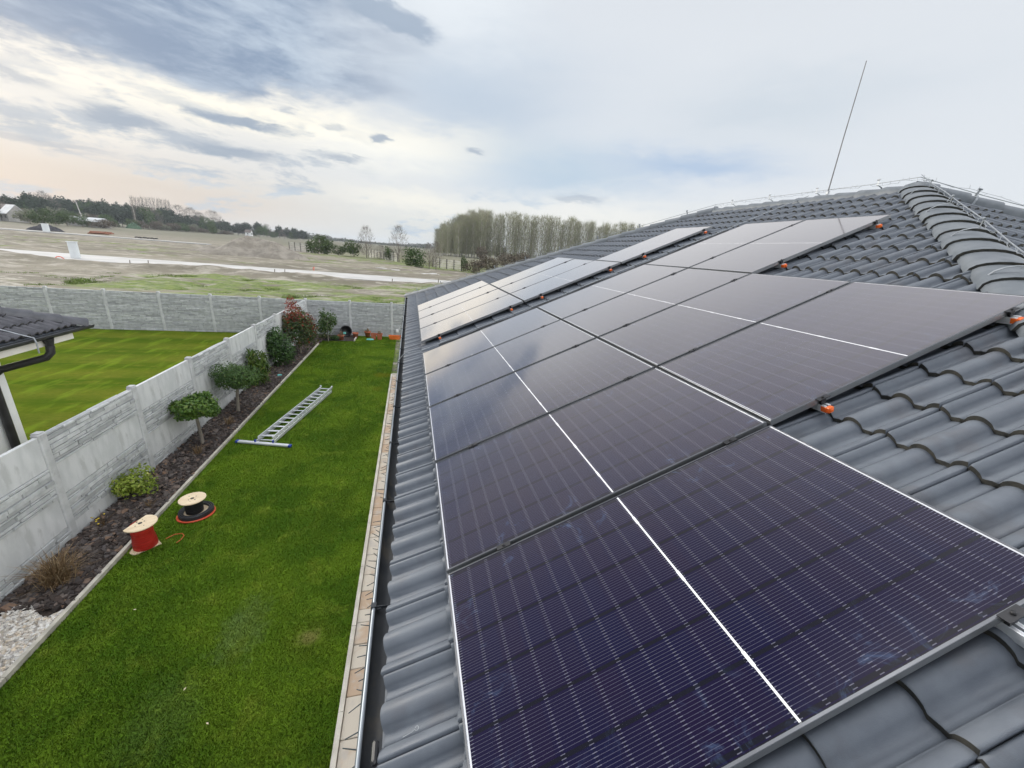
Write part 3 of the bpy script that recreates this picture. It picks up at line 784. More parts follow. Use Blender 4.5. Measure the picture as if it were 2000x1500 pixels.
# right-handed check: U x Y = N
pr_ = random.Random(2)
def panel(row, v0, label):
    p = PO+U*(row*PL)+Vector((0, v0, 0))
    root = empty('solar_panel', p, label, 'solar panel', 'black solar panels on the roof')
    root.rotation_mode = 'QUATERNION'
    q = (RB @ Matrix.Rotation(R(pr_.uniform(-.12, .12)), 4, 'X') @ Matrix.Rotation(R(pr_.uniform(-.12, .12)), 4, 'Y')).to_quaternion()
    root.rotation_quaternion = q
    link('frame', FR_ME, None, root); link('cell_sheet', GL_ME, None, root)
    return root
G2 = 5.944
ORD = ['nearest', 'second nearest', 'third nearest', 'fourth nearest', 'fifth nearest']
bl = ['nearest and largest solar panel, in the row along the gutter, blue smears at its edges',
      'second panel of the gutter row, smeared blue along its near edge',
      'third panel of the gutter row, going away from the camera, dark violet grey',
      'fourth panel of the gutter row, going away, with pale sky sheen',
      'fifth panel of the gutter row, last before the gap with the cable, warm bright reflection']
for k in range(5): panel(0, k*PP, bl[k])
bl = ['middle row panel at far right with two orange caps under its near edge',
      'second panel of the middle row, bare tiles above its top edge',
      'third panel of the middle row, below the near panel of the upper pair',
      'fourth panel of the middle row, last one before the cable gap']
for k in range(1, 5): panel(1, k*PP, bl[k-1])
bl = ['near panel of the upper pair, thin rod mirrored in its glass', 'far panel of the upper pair, next to the cable gap high on the slope']
for k in range(3, 5): panel(2, k*PP, bl[k-3])
bl = ['gutter row panel just beyond the cable gap, dark underside showing', 'second gutter row panel beyond the cable gap', 'third gutter row panel beyond the cable gap', 'farthest gutter row panel, nearest the far hip of the roof']
for k in range(4): panel(0, G2+k*PP, bl[k])
bl = ['middle row panel just beyond the cable gap, orange cap under its raised edge', 'central one of three middle row panels past the gap', 'farthest middle row panel, close under the far hip caps']
for k in range(3): panel(1, G2+k*PP, bl[k])
panel(2, G2, 'single upper row panel beyond the cable gap, near the ridge')

# rails with clamps and orange end caps
def onroof(u_, y, n_): return PO+U*u_+Vector((0, y-PO.y, 0))+N*n_
def rail(u_, va, vb, label, clamps, cap=True, bright=False):
    root = empty('mounting_rail', onroof(u_, PO.y+va, -.055), label, 'mounting rail', 'rails under the solar panels')
    def part(mb, name, mats):
        o = mb.build(name, mats); o.parent = root; o.matrix_parent_inverse = Matrix.Translation(-root.location); return o
    A = dict(X=U, Y=(0, 1, 0), Z=N); L = vb-va; mid = PO.y+(va+vb)/2
    mb = MB()
    mb.box(onroof(u_, mid, -.072), (.034, L, .012), **A)
    for s_ in (-1, 1): mb.box(onroof(u_+s_*.0125, mid, -.050), (.009, L-.001, .030), **A)
    for s_ in (-1, 1): mb.box(onroof(u_+s_*.0105, mid, -.0365), (.011, L-.002, .003), **A)
    part(mb, 'rail_profile', ALU)
    if cap:
        mb = MB(); y = PO.y+va-.009
        mb.cbox(onroof(u_, y, -.055), (.034, .034, .022), .004, X=U, Y=N, Z=(0, -1, 0))
        mb.box(onroof(u_-.0185, y+.018, -.055), (.003, .03, .030), **A)
        mb.cbox(onroof(u_, y-.013, -.055), (.022, .020, .004), .004, X=U, Y=N, Z=(0, -1, 0))
        part(mb, 'end_cap', ORANGE)
    for v in clamps:
        mb = MB(); y = PO.y+v
        mb.box(onroof(u_, y, .0035), (.07, .028, .003), **A); mb.box(onroof(u_, y, -.018), (.03, .012, .036), **A)
        mb.lathe([(0.0, .012), (.006, .012), (.0065, .005), (.0065, 0)], onroof(u_, y, .001), 8, axis=(U, Vector((0, 1, 0)), N))
        part(mb, 'panel_clamp', DARKM)
    # hooks that carry the rail down to the tiles
    v = va+.25
    while v < vb:
        mb = MB(); mb.box(onroof(u_-.02, PO.y+v, -.105), (.008, .035, .09), **A); mb.box(onroof(u_-.08, PO.y+v, -.148), (.12, .035, .007), **A)
        part(mb, 'roof_hook', ALU); v += 1.2
    return root
g1 = lambda a, b: [k*PP-.010 for k in range(a, b)]
rail(.30, -.40, 5*PP+.06, 'lower rail under the gutter row before the gap', g1(1, 5), False)
rail(1.585, -.46, 5*PP+.06, 'silver rail sticking out below the nearest panel at lower right', g1(0, 5), False)
rail(PL+.32, PP-.040, 5*PP+.06, 'lower rail of the middle row, orange cap at centre right', g1(1, 5))
rail(PL+1.61, PP-.045, 5*PP+.06, 'upper rail of the middle row, orange cap near the right picture edge', g1(1, 5))
rail(2*PL+.36, 3*PP-.045, 5*PP+.06, 'lower rail under the upper pair of panels', g1(3, 5))
rail(2*PL+1.60, 3*PP-.045, 5*PP+.06, 'upper rail under the upper pair of panels, near the ridge', g1(3, 5))
g2 = lambda n_: [G2+k*PP-.010 for k in range(0, n_)]
rail(.30, G2-.045, G2+4*PP+.05, 'lower rail of the gutter row beyond the gap', g2(4))
rail(1.58, G2-.045, G2+4*PP+.05, 'upper rail of the gutter row beyond the gap', g2(4))
rail(PL+.30, G2-.045, G2+3*PP+.05, 'lower rail of the middle row beyond the gap', g2(3))
rail(PL+1.60, G2-.045, G2+3*PP+.05, 'upper rail of the middle row beyond the gap', g2(3))
rail(2*PL+.42, G2-.045, G2+1*PP+.05, 'lower rail of the single upper panel beyond the gap', g2(1))
rail(2*PL+1.64, G2-.045, G2+1*PP+.05, 'upper rail of the single upper panel beyond the gap', g2(1))

# ------------------------------------------------------------------ lightning protection
lp = empty('lightning_conductor', (XR, Y1, ZR), 'grey lightning wire on clips along ridge, hips and down to the gutter', 'lightning conductor')
def lpart(mb, name, mats):
    o = mb.build(name, mats); o.parent = lp; o.matrix_parent_inverse = Matrix.Translation(-lp.location); return o
HW = .155
def along(A, B, n_, h):
    A = Vector(A); B = Vector(B); r_ = random.Random(n_)
    return [A.lerp(B, i/n_)+Vector((0, 0, h+(r_.uniform(-.012, .012) if 0 < i < n_ else 0))) for i in range(n_+1)]
mb = MB()
paths = [along((XE, YF, ZE+.05), (XR, Y2, ZR+.05), 12, HW-.03), along((XR, Y2, ZR+.05), (XR, Y1, ZR+.05), 6, HW-.03),
         along((XR, Y1, ZR+.05), (XE, YN, ZE+.05), 14, HW), along((XR, Y1, ZR+.05), (XB, YN, ZE+.05), 14, HW-.03)]
for p in paths: mb.tube(p, .0045, 6)
lpart(mb, 'wire', WIREM)
def clip_at(p, d):
    d = Vector(d).normalized(); s = d.cross(Vector((0, 0, 1))).normalized(); u_ = s.cross(d).normalized()
    mb = MB(); q = []
    for i in range(6):
        t = PI*(i/5)*.52
        q.append(Vector(p)-u_*.055+s*(-math.cos(t)*.158)+u_*(math.sin(t)**.75*.146))
    for a, b in zip(q, q[1:]): mb.box((a+b)/2, ((b-a).length+.004, .022, .003), X=(b-a).normalized(), Y=d, Z=(b-a).normalized().cross(d))
    mb.box(Vector(p)+u_*.130, (.004, .022, .09), X=s, Y=d, Z=u_)
    mb.tube([Vector(p)+u_*.165-d*.02, Vector(p)+u_*.165+d*.02], .011, 6)
    lpart(mb, 'clip', WIREM)
for A, B, n_ in (((XE, YF, ZE), (XR, Y2, ZR), 9), ((XR, Y2, ZR), (XR, Y1, ZR), 4), ((XE, YN, ZE), (XR, Y1, ZR), 9), ((XB, YN, ZE), (XR, Y1, ZR), 9)):
    A = Vector(A); B = Vector(B)
    for i in range(n_): clip_at(A.lerp(B, (i+.45)/n_)+Vector((0, 0, .05)), B-A)
# down conductor through the gap between the two panel groups
mb = MB(); yd = 6.02
pts = [onroof(-.37, 6.13, .03), onroof(-.30, 6.12, -.02)]+[onroof(u_, yd+.03*math.sin(u_*2.1), -.055) for u_ in np.linspace(.0, 7.15, 16)]
pts = [Vector((GX-GR-.02, 6.15, GZ-.25)), Vector((GX-GR-.02, 6.15, GZ+.02))]+pts[1:]
mb.tube(pts, .006, 6); lpart(mb, 'down_conductor', WIREM)
mb = MB()
for dv, dn in ((5.80, -.06), (5.86, -.065)):
    mb.tube([onroof(u_, dv+.025*math.sin(u_*3+dv)+.10, dn+.008*math.sin(u_*7)) for u_ in np.linspace(.25, 5.4, 30)], .0075, 6)
tag(mb.build('panel_cable', BLACKP), 'black solar cables running up the tile gap between the panel groups', 'cable')
# air terminal
mb = MB()
mb.tube([(XR-.03, 5.61, ZR+.10), (XR-.05, 5.61, ZR+.9), (XR-.06, 5.61, ZR+1.9)], [.010, .008, .0065], 6)
rod = empty('lightning_rod', (XR, 5.61, ZR+.05), 'tall thin grey lightning rod standing on the roof ridge', 'lightning rod')
o = mb.build('rod', pmat('dark rod metal', (.16, .16, .17), (.20, .20, .21), 5, .5, metal=.3)); o.parent = rod; o.matrix_parent_inverse = Matrix.Translation(-rod.location)
mb = MB(); mb.cbox((XR-.03, 5.61, ZR+.12), (.04, .05, .05), .008)
o = mb.build('rod_clamp', WIREM); o.parent = rod; o.matrix_parent_inverse = Matrix.Translation(-rod.location)
# prickly string lights on the ridge and near hips
r_ = random.Random(12); mb = MB()
for p0, p1, n_ in (((XR, Y2+1.2, ZR-.5), (XR, Y2, ZR), 16), ((XR, Y2, ZR), (XR, Y1, ZR), 60), ((XR, Y1, ZR), (XB-3, YN+2.4, ZE+1.3), 50), ((XR, Y1, ZR), (XR-2.7, Y1-2.6, ZR-1.19), 50)):
    p0 = Vector(p0); p1 = Vector(p1); pts = []
    for i in range(n_+1):
        pts.append(p0.lerp(p1, i/n_)+Vector((r_.uniform(.03, .10), r_.uniform(-.02, .02), .155+r_.uniform(-.015, .025))))
    mb.tube(pts, .0018, 4)
    for q in pts:
        mb.tube([q, q+Vector((r_.uniform(-.03, .03), r_.uniform(-.03, .03), r_.uniform(-.02, .05)))], .0018, 4)
tag(mb.build('ridge_lights', WIREM), 'spiky pale string of fairy lights lying along the roof ridge and hips', 'string lights')

# small things lying on the roof
mb = MB(); mb.cbox(onroof(-.17, 1.32, -.10), (.024, .013, .009), .003, X=U, Y=(0, 1, 0), Z=N)
tag(mb.build('mortar_crumb', WHITEW), 'small white crumb lying on the tiles near the gutter', 'debris')
mb = MB(); c0 = onroof(-.20, .955, -.095); pts = []
for i in range(13):
    t = 2*PI*i/12; pts.append(c0+U*(math.cos(t)*.007)+Vector((0, math.sin(t)*.007, 0)))
pts = [c0+U*(-.055)+Vector((0, -.004, 0))-N*.004, c0+U*(-.02)+Vector((0, -.005, 0))]+[p for p in pts[6:]+pts[1:6]]
mb.tube(pts, .0014, 5)
tag(mb.build('wire_offcut', WIREM), 'curled silver wire offcut lying on the tiles beside the gutter', 'wire')
mb = MB(); mb.cbox(onroof(-.345, .93, -.07), (.022, .075, .02), .006, X=U, Y=(0, 1, 0), Z=N)
tag(mb.build('rubber_offcut', BLACKP), 'small black rubber piece wedged at the gutter edge', 'debris')
# ------------------------------------------------------------------ concrete fences
def ledge_slab(seed, L=1.93, H=.5, T=.045):
    """moulded concrete slab: courses of thin ledge stones on both faces; lies in the x-z plane, faces -y"""
    r_ = random.Random(seed); mb = MB(); tn = []
    mb.box((0, 0, H/2), (L, T*.5, H)); tn += [.9]*8
    for sgn in (-1, 1):
        z = 0.0
        while z < H-.001:
            h = r_.choice((.035, .045, .055, .07)); h = h if H-z-h > .03 else H-z
            x = -L/2+r_.uniform(-.2, 0)
            while x < L/2:
                l_ = r_.uniform(.16, .62); a = max(x, -L/2); b = min(x+l_, L/2); x += l_
                if b-a < .02: continue
                d = r_.uniform(.008, .034) if r_.random() > .2 else r_.uniform(.034, .046)
                y0 = sgn*T*.25; y1 = y0+sgn*d; c = min(.005, d*.5); g = .003; sl = r_.uniform(-.006, .006)
                V = [(a+g, y0, z+g), (b-g, y0, z+g), (b-g, y0, z+h-g), (a+g, y0, z+h-g),
                     (a+g+c, y1, z+g+c), (b-g-c, y1+sgn*sl, z+g+c), (b-g-c, y1+sgn*sl, z+h-g-c*.4), (a+g+c, y1, z+h-g-c*.4)]
                F = [(4, 5, 6, 7), (0, 1, 5, 4), (1, 2, 6, 5), (2, 3, 7, 6), (3, 0, 4, 7)]
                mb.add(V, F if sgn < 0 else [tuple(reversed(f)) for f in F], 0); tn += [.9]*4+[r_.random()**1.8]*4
            z += h
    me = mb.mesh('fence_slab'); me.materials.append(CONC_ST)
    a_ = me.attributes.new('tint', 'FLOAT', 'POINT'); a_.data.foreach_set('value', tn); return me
def plain_slab(L=1.93, H=.5, T=.045):
    mb = MB(); mb.cbox((0, 0, H/2), (L, H-.004, T), .006, X=(1, 0, 0), Y=(0, 0, 1), Z=(0, -1, 0))
    me = mb.mesh('fence_slab'); me.materials.append(CONC); return me
LEDGE = [ledge_slab(s_) for s_ in range(5)]
PLAIN = plain_slab()
mb = MB(); mb.cbox((0, 0, .79), (.125, .11, 2.0), .014); mb.box((0, 0, 1.797), (.10, .085, .012))
POST_ME = mb.mesh('fence_post'); POST_ME.materials.append(POSTM)
def fence(name, origin, ang, posts, label, pattern, top=1.75):
    """posts: positions along the line; pattern(bay, row) -> mesh"""
    root = empty(name, origin, label, 'fence')
    root.rotation_euler = (0, 0, ang)
    for i, p in enumerate(posts):
        o = link('fence_post', POST_ME, None, root); o.location = (p, 0, 0)
    for i, (a, b) in enumerate(zip(posts, posts[1:])):
        for r_ in range(4):
            o = link('fence_slab', pattern(i, r_), None, root)
            k = (b-a-.10)/1.93
            o.location = ((a+b)/2, .012*((i*7+r_*3) % 3-1)*.3, top-.5*(r_+1))
            o.scale = (k*(-1 if (i+r_) % 2 else 1), 1, 1)
    return root
rf = random.Random(5)
sy = [2.25, 4.28, 6.34, 8.33, 10.36, 12.42, 14.5, 16.66, 18.82, 21.30]
sy = [-1.85, .2]+sy
# runs along +Y: local x -> +Y, local -y -> +X (towards our garden)
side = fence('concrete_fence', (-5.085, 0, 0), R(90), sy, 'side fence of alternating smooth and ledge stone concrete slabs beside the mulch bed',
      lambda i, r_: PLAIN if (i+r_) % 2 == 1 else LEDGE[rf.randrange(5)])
bx = [-5.085+2.04*i for i in range(-9, 8)]
back = fence('concrete_fence', (0, 21.455, 0), 0, bx, 'back fence of grey ledge stone concrete slabs closing both gardens', lambda i, r_: LEDGE[rf.randrange(5)], 1.73)
mb = MB(); mb.cbox((-.73, 21.35, .32), (.14, .09, .16), .012)
tag(mb.build('socket_box', WHITEW), 'small white socket box at the foot of the back fence', 'socket box')

# ------------------------------------------------------------------ neighbour's house
nh = empty('house', (-11, 3, 0), 'white neighbouring house with dark tiled roof corner and black downpipe', 'house')
def np_(o): o.parent = nh; o.matrix_parent_inverse = Matrix.Translation((11, -3, 0)); return o
NX, NZ, NY0, NY1, NXR = -6.17, 2.73, -3.0, 9.28, -11.2
nz = NZ+(NX-NXR)*math.tan(ROOFP); run = NX-NXR
hd = Vector((-1, -1, 0)).normalized()
np_(tile_face('roof_slope', (NX, 0, NZ), (-math.cos(ROOFP), 0, math.sin(ROOFP)), (0, -1, 0), (math.sin(ROOFP), 0, math.cos(ROOFP)), -NY1, -NY0, run/math.cos(ROOFP),
   [((NX, NY1, NZ), Vector((-1, 1, 0)).normalized()), ((NX, NY0, NZ), Vector((-1, -1, 0)).normalized())], seed=9,
   mats=(pmat('neighbour roof tile', (.040, .041, .050), (.062, .062, .074), 6, .5, bump=.1, bscale=200), TILE_EDGE)))
mb = MB(); NXB = 2*NXR-NX
mb.add([(NX, NY1, NZ-.03), (NXR, NY1-run, nz-.03), (NXR, NY0+run, nz-.03), (NX, NY0, NZ-.03)], [(0, 1, 2, 3)])
mb.add([(NX, NY1, NZ), (NXB, NY1, NZ), (NXR, NY1-run, nz), (NXR, NY0+run, nz), (NX, NY0, NZ), (NXB, NY0, NZ)], [(0, 1, 2), (1, 5, 3, 2), (5, 4, 3)])
np_(mb.build('roof_deck', TILE))
mb = MB(); caps(mb, (NX, NY1, NZ+.03), (NXR, NY1-run, nz+.03), seed=7); np_(mb.build('hip_cap', [pmat('neighbour cap', (.055, .058, .068), (.08, .083, .095), 6, .5), TILE_EDGE]))
mb = MB(); mb.box(((-6.93-15.4)/2, (NY0+.9+8.42)/2, 1.3), (8.47, 8.42-NY0-.9, 2.62)); np_(mb.build('wall', WHITEW))
mb = MB(); mb.box(((NX-.02-7.6)/2, (8.99+NY0)/2, 2.60), (7.6+NX-.02+.0, 8.99-NY0, .14)); mb.box((NXR, (8.99+NY0)/2, 2.59), (9.6, 8.95-NY0, .10)); np_(mb.build('fascia', pmat('cream fascia', (.60, .58, .53), (.66, .64, .59), 3, .7)))
mb = MB(); gx, gz, gr = NX+.045, NZ-.01, .062; V = []
for y in (NY0, NY1+.08):
    for rr in (gr, gr-.006):
        for q in range(n+1): V.append((gx+math.cos(PI+PI*q/n)*rr, y, gz+math.sin(PI+PI*q/n)*rr))
mb.add(V, F, 0, True)
mb.prism([(gx+math.cos(PI+PI*q/n)*gr, gz+math.sin(PI+PI*q/n)*gr) for q in range(n+1)], NY1+.08, NY1+.084, f=lambda a, z, y_: (a, y_, z))
mb.tube([(gx+gr, NY0, gz+.004), (gx+gr, NY1+.08, gz+.004)], .008, 6)
ngut = np_(mb.build('gutter', BLACKP))
mb = MB()
mb.tube([(gx, 8.36, gz-.05), (gx, 8.36, gz-.12), (gx, 8.36, gz-.20)], [.075, .062, .045], 12)
mb.tube([(gx, 8.36, gz-.18), (gx-.01, 8.35, gz-.30), (gx-.06, 8.31, gz-.38), (-6.74, 8.16, 2.16), (-6.82, 8.12, 2.08), (-6.85, 8.10, 1.95), (-6.855, 8.10, .05)], .06, 12)
np_(mb.build('downpipe', BLACKP))
mb = MB(); mb.tube([(-6.75, 7.86, 3.06), (-6.40, 7.93, 2.91), (-6.16, 7.97, 2.81), (gx+gr+.02, 8.0, 2.76), (gx+gr+.035, 8.0, 2.68), (gx+gr+.03, 8.0, 2.50)], .011, 6)
np_(mb.build('lightning_wire', WIREM))

# ------------------------------------------------------------------ foliage
def foliage(blobs, n, ls, seed, shell=.55, aspect=.55, up_=0.0, zmin=None, droop=0.0, jit=.12):
    """leaf quads scattered through ellipsoids (cx,cy,cz,rx,ry,rz); returns mesh with per-leaf tint"""
    r_ = np.random.default_rng(seed)
    B = np.array(blobs, float); vol = B[:, 3]*B[:, 4]*B[:, 5]; vol = vol**.75
    w = r_.choice(len(B), n, p=vol/vol.sum())
    d = r_.normal(size=(n, 3)); d /= np.linalg.norm(d, axis=1)[:, None]
    rad = r_.random(n)**(1/3.0); rad = shell+(1-shell)*rad; rad = np.where(r_.random(n) < .22, r_.random(n)**.5, rad)*(1+r_.normal(0, jit, n))
    C = B[w, :3]+d*rad[:, None]*B[w, 3:6]
    if zmin is not None: C[:, 2] = np.maximum(C[:, 2], zmin+r_.random(n)*ls)
    nor = d+r_.normal(0, .7, (n, 3)); nor[:, 2] += .35; nor /= np.linalg.norm(nor, axis=1)[:, None]
    ax = r_.normal(size=(n, 3))+np.array([0, 0, up_]); ax -= nor*(ax*nor).sum(1)[:, None]; ax /= np.linalg.norm(ax, axis=1)[:, None]
    bx_ = np.cross(nor, ax)
    s = (ls*r_.uniform(.6, 1.3, n))[:, None]
    V = np.stack([C-ax*s*.5, C+bx_*s*aspect*.5-nor*s*.08, C+ax*s*.5-np.array([0, 0, droop])*s, C-bx_*s*aspect*.5-nor*s*.08], 1)
    t = np.clip(r_.normal(.45, .25, n)+.0*rad, 0, 1)
    return np_mesh('crown', V.reshape(-1, 3), 4, np.repeat(t, 4))
def multi(c, rx, ry, rz, k, seed, sub=.55, squash=1.0):
    r_ = random.Random(seed); out = [(c[0], c[1], c[2], rx*.75, ry*.75, rz*.75)]
    for i in range(k):
        a = r_.uniform(0, 2*PI); e = r_.uniform(-.8, .95); q = math.sqrt(1-e*e)
        s_ = r_.uniform(.7, 1.15)*sub
        out.append((c[0]+math.cos(a)*q*rx*(1-s_*.75), c[1]+math.sin(a)*q*ry*(1-s_*.75), c[2]+e*rz*(1-s_*.75), rx*s_, ry*s_, rz*s_))
    return out
def bush(name, loc, label, cat, crown_me, mat, stems=None, stem_mat=BARK, trunk=None, group=None):
    root = empty(name, loc, label, cat, group)
    o = link('crown', crown_me, mat, root)
    if stems is not None: stems.build('trunk' if trunk else 'stem', stem_mat, root)
    return root
LF_DARK = leafmat('dark glossy leaves', (.018, .052, .012), (.080, .160, .026), .4, trans=.15)
LF_TOP = leafmat('clipped tree leaves', (.030, .085, .012), (.155, .250, .034), .42, (.150, .200, .035), trans=.2)
LF_YEW = leafmat('fine clipped needles', (.028, .075, .016), (.115, .190, .040), .55, (.110, .140, .040), trans=.12)
LF_LIME = leafmat('variegated lime leaves', (.150, .230, .022), (.380, .440, .075), .5, (.55, .54, .16), trans=.3)
LF_YUC = leafmat('yellow green upright leaves', (.030, .075, .008), (.130, .180, .022), .45, (.21, .23, .04), trans=.2)
LF_RED = leafmat('green leaves with bronze tint', (.032, .075, .018), (.150, .125, .045), .42, (.300, .060, .030), trans=.22)
LF_REDTOP = leafmat('red young leaves', (.170, .030, .020), (.400, .085, .045), .4, (.28, .20, .07), trans=.3)
LF_CORN = leafmat('pale green loose leaves', (.032, .075, .020), (.130, .190, .050), .45, (.23, .27, .11), trans=.25)
LF_DRY = leafmat('dry grass', (.120, .075, .035), (.300, .200, .100), .8, (.38, .29, .17), trans=.15)
def trunk_mb(h, r0, r1, forks, seed, lean=(0, 0)):
    r_ = random.Random(seed); mb = MB()
    pts = [Vector((lean[0]*t+r_.uniform(-.012, .012), lean[1]*t+r_.uniform(-.012, .012), h*t)) for t in (0, .3, .6, 1)]
    mb.tube(pts, [r0*1.25, r0, (r0+r1)/2, r1], 8)
    for i in range(forks):
        a = 2*PI*i/forks+r_.random(); l_ = h*r_.uniform(.3, .55)
        mb.tube([pts[-1]-Vector((0, 0, h*.08)), pts[-1]+Vector((math.cos(a)*l_*.4, math.sin(a)*l_*.4, l_*.4)), pts[-1]+Vector((math.cos(a)*l_*.9, math.sin(a)*l_*.9, l_*.7))], [r1*.7, r1*.45, r1*.2], 6)
    return mb
c1 = multi((0, 0, .97), .46, .45, .31, 9, 31, .50)
bush('ball_tree', (-4.62, 9.36, 0), 'small standard tree with ragged leafy head, nearer of the two', 'tree', foliage(c1, 3600, .08, 1, .5, .6), LF_TOP, trunk_mb(.80, .034, .028, 4, 3, (-.03, .0)), trunk=True)
c2 = multi((0, 0, 1.03), .56, .54, .36, 7, 32, .6)
bush('ball_tree', (-4.58, 11.24, 0), 'clipped tree with dense domed dark green head on a thin trunk', 'tree', foliage(c2, 7500, .058, 2, .72, .4), LF_YEW, trunk_mb(.78, .04, .032, 4, 4, (.06, .0)), trunk=True)
c3 = multi((0, 0, .29), .36, .34, .27, 8, 33, .5)
bush('lime_shrub', (-4.80, 7.45, 0), 'small round yellow green variegated shrub against the fence', 'shrub', foliage(c3, 1300, .062, 3, .4, .6, zmin=.02), LF_LIME, trunk_mb(.22, .012, .01, 6, 5))
c4 = [(0, 0, .55, .34, .34, .5), (.05, .05, .85, .26, .26, .35), (-.1, .1, .4, .3, .3, .35), (-.12, -.05, 1.0, .16, .16, .22)]
bush('upright_shrub', (-4.74, 13.4, 0), 'upright yellow green shrub with long leaves behind the domed tree', 'shrub', foliage(c4, 800, .24, 4, .3, .22, 2.2, .04), LF_YUC, trunk_mb(.5, .02, .014, 5, 6))
c5 = multi((0, 0, .74), .52, .52, .76, 9, 35, .55)
bush('dark_shrub', (-4.70, 15.7, 0), 'dense dark green shrub left of the red tipped shrub', 'shrub', foliage(c5, 3200, .095, 5, .45, .55, zmin=.03), LF_DARK, trunk_mb(.6, .03, .02, 5, 7))
c6 = multi((0, 0, .95), .68, .62, .95, 9, 36, .5)
b6 = bush('photinia', (-4.50, 17.5, 0), 'tall bronze and red tipped shrub at the end of the bed', 'shrub', foliage(c6, 3400, .105, 6, .4, .5, zmin=.03), LF_RED, trunk_mb(.9, .03, .02, 6, 8))
c7 = [(-.12, 0, 1.75, .36, .36, .36), (-.2, .05, 2.1, .20, .20, .28), (.25, 0, 1.5, .34, .3, .28), (.5, -.1, 1.15, .22, .2, .22), (-.35, 0, 1.45, .22, .22, .25)]
o = link('red_shoots', foliage(c7, 950, .10, 7, .4, .45, 1.0), LF_REDTOP, b6)
c8 = multi((0, 0, .85), .46, .44, .80, 10, 38, .42)
bush('loose_shrub', (-3.88, 19.95, 0), 'loose pale green shrub in front of the back fence', 'shrub', foliage(c8, 1150, .115, 8, .3, .5, zmin=.05), LF_CORN, trunk_mb(.9, .02, .014, 6, 9))
def tuft(name, loc, label, n, h, spread, mat, seed, w=.004, cat='ornamental grass'):
    r_ = np.random.default_rng(seed); V = []; t = []
    for i in range(n):
        a = r_.uniform(0, 2*PI); s = r_.uniform(.1, 1)**.8*spread; L = h*r_.uniform(.5, 1.1); b0 = r_.normal(0, spread*.16, 2)
        p0 = np.array([b0[0], b0[1], 0]); p2 = p0+np.array([math.cos(a)*s, math.sin(a)*s, L*(1-.35*s/spread)]); p1 = (p0+p2)/2+np.array([0, 0, L*.22])
        q = np.array([-math.sin(a), math.cos(a), 0])*w
        V += [p0-q, p0+q, p1+q*.8, p1-q*.8, p1-q*.8, p1+q*.8, p2+q*.15, p2-q*.15]; t += [r_.random()]*8
    me = np_mesh(name, np.array(V), 4, t); o = link(name, me, mat); o.location = loc
    return tag(o, label, cat)
tuft('dry_grass', (-4.60, 5.36, .02), 'big tuft of dry brown ornamental grass beside the pebbles', 420, .50, .42, LF_DRY, 1, .0035)
tuft('dry_plant', (-4.50, 8.86, .02), 'small brown withered plant in the mulch below the ragged tree', 70, .26, .20, LF_DRY, 2, .003, 'plant')
tuft('dry_plant', (-4.47, 10.35, .02), 'small withered plant in the mulch between the two ball trees', 80, .30, .22, LF_DRY, 3, .003, 'plant')
tuft('dry_plant', (-4.45, 7.0, .02), 'few dry brown stalks in the mulch near the cable reels', 40, .16, .16, LF_DRY, 6, .003, 'plant')
fp = empty('flowering_plant', (-4.80, 6.55, .02), 'low straggly plant with a few yellow flowers in the mulch', 'plant')
r_ = random.Random(6); mb = MB(); fl = MB()
for i in range(16):
    a = r_.uniform(0, 2*PI); s = r_.uniform(.05, .2); h = r_.uniform(.1, .24)
    mb.tube([(0, 0, 0), (math.cos(a)*s*.5, math.sin(a)*s*.5, h*.7), (math.cos(a)*s, math.sin(a)*s, h)], [.004, .003, .002], 5)
    if i < 6: fl.lathe([(0, .0), (.011, .004), (.014, .010), (.005, .008), (0, .009)], (math.cos(a)*s, math.sin(a)*s, h), 8)
mb.build('stem', LF_DRY, fp); fl.build('flower', pmat('yellow petals', (.62, .46, .02), (.72, .55, .03), 9, .6), fp)

# ------------------------------------------------------------------ cable reels
def flange_poly(rad, cuts, n_=48):
    out = []
    for i in range(n_):
        t = 2*PI*i/n_; p = Vector((math.cos(t), math.sin(t)))*rad
        for (nx, ny, d) in cuts:
            k = p.x*nx+p.y*ny-d
            if k > 0: p -= Vector((nx, ny))*k
        out.append((p.x, p.y))
    return out
def flange_mesh(mb, rad, z, th, cuts):
    poly = flange_poly(rad, cuts)
    mb.prism(poly, z, z+th)
def reel(loc, rz, label, cable_mat, rad, hgt, rc, cuts_top, cuts_bot, bulge, tilt=0.0):
    root = empty('cable_reel', loc, label, 'cable reel', None, rz)
    root.rotation_euler = (tilt, 0, rz); th = .014
    mb = MB(); flange_mesh(mb, rad, 0, th, cuts_bot); mb.build('flange', PLY, root)
    mb = MB(); flange_mesh(mb, rad, hgt-th, th, cuts_top); fl = mb.build('flange', PLY, root)
    mb = MB(); mb.lathe([(0, .0015), (.026, .0015), (.026, 0)], (0, 0, hgt), 18); mb.build('hub_hole', BLACKP, fl)
    for a, d, s_ in ((.5, .055, .009), (2.2, .065, .012), (3.9, .07, .008), (5.2, .10, .007), (1.3, .09, .006)):
        mb = MB(); mb.lathe([(0, .0012), (s_, .0012), (s_, 0)], (math.cos(a)*d, math.sin(a)*d, hgt), 10); mb.build('bolt_hole', BLACKP, fl)
    mb = MB(); pr = []
    k = 26; r_ = random.Random(3)
    for i in range(k):
        z = th+(hgt-2*th)*i/(k-1); rr = rc*bulge(i/(k-1))+r_.uniform(-.003, .003)
        pr += [(rr-.004, z-.003), (rr, z)]
    mb.lathe(pr, (0, 0, 0), 40); mb.build('cable_winding', cable_mat, root)
    return root
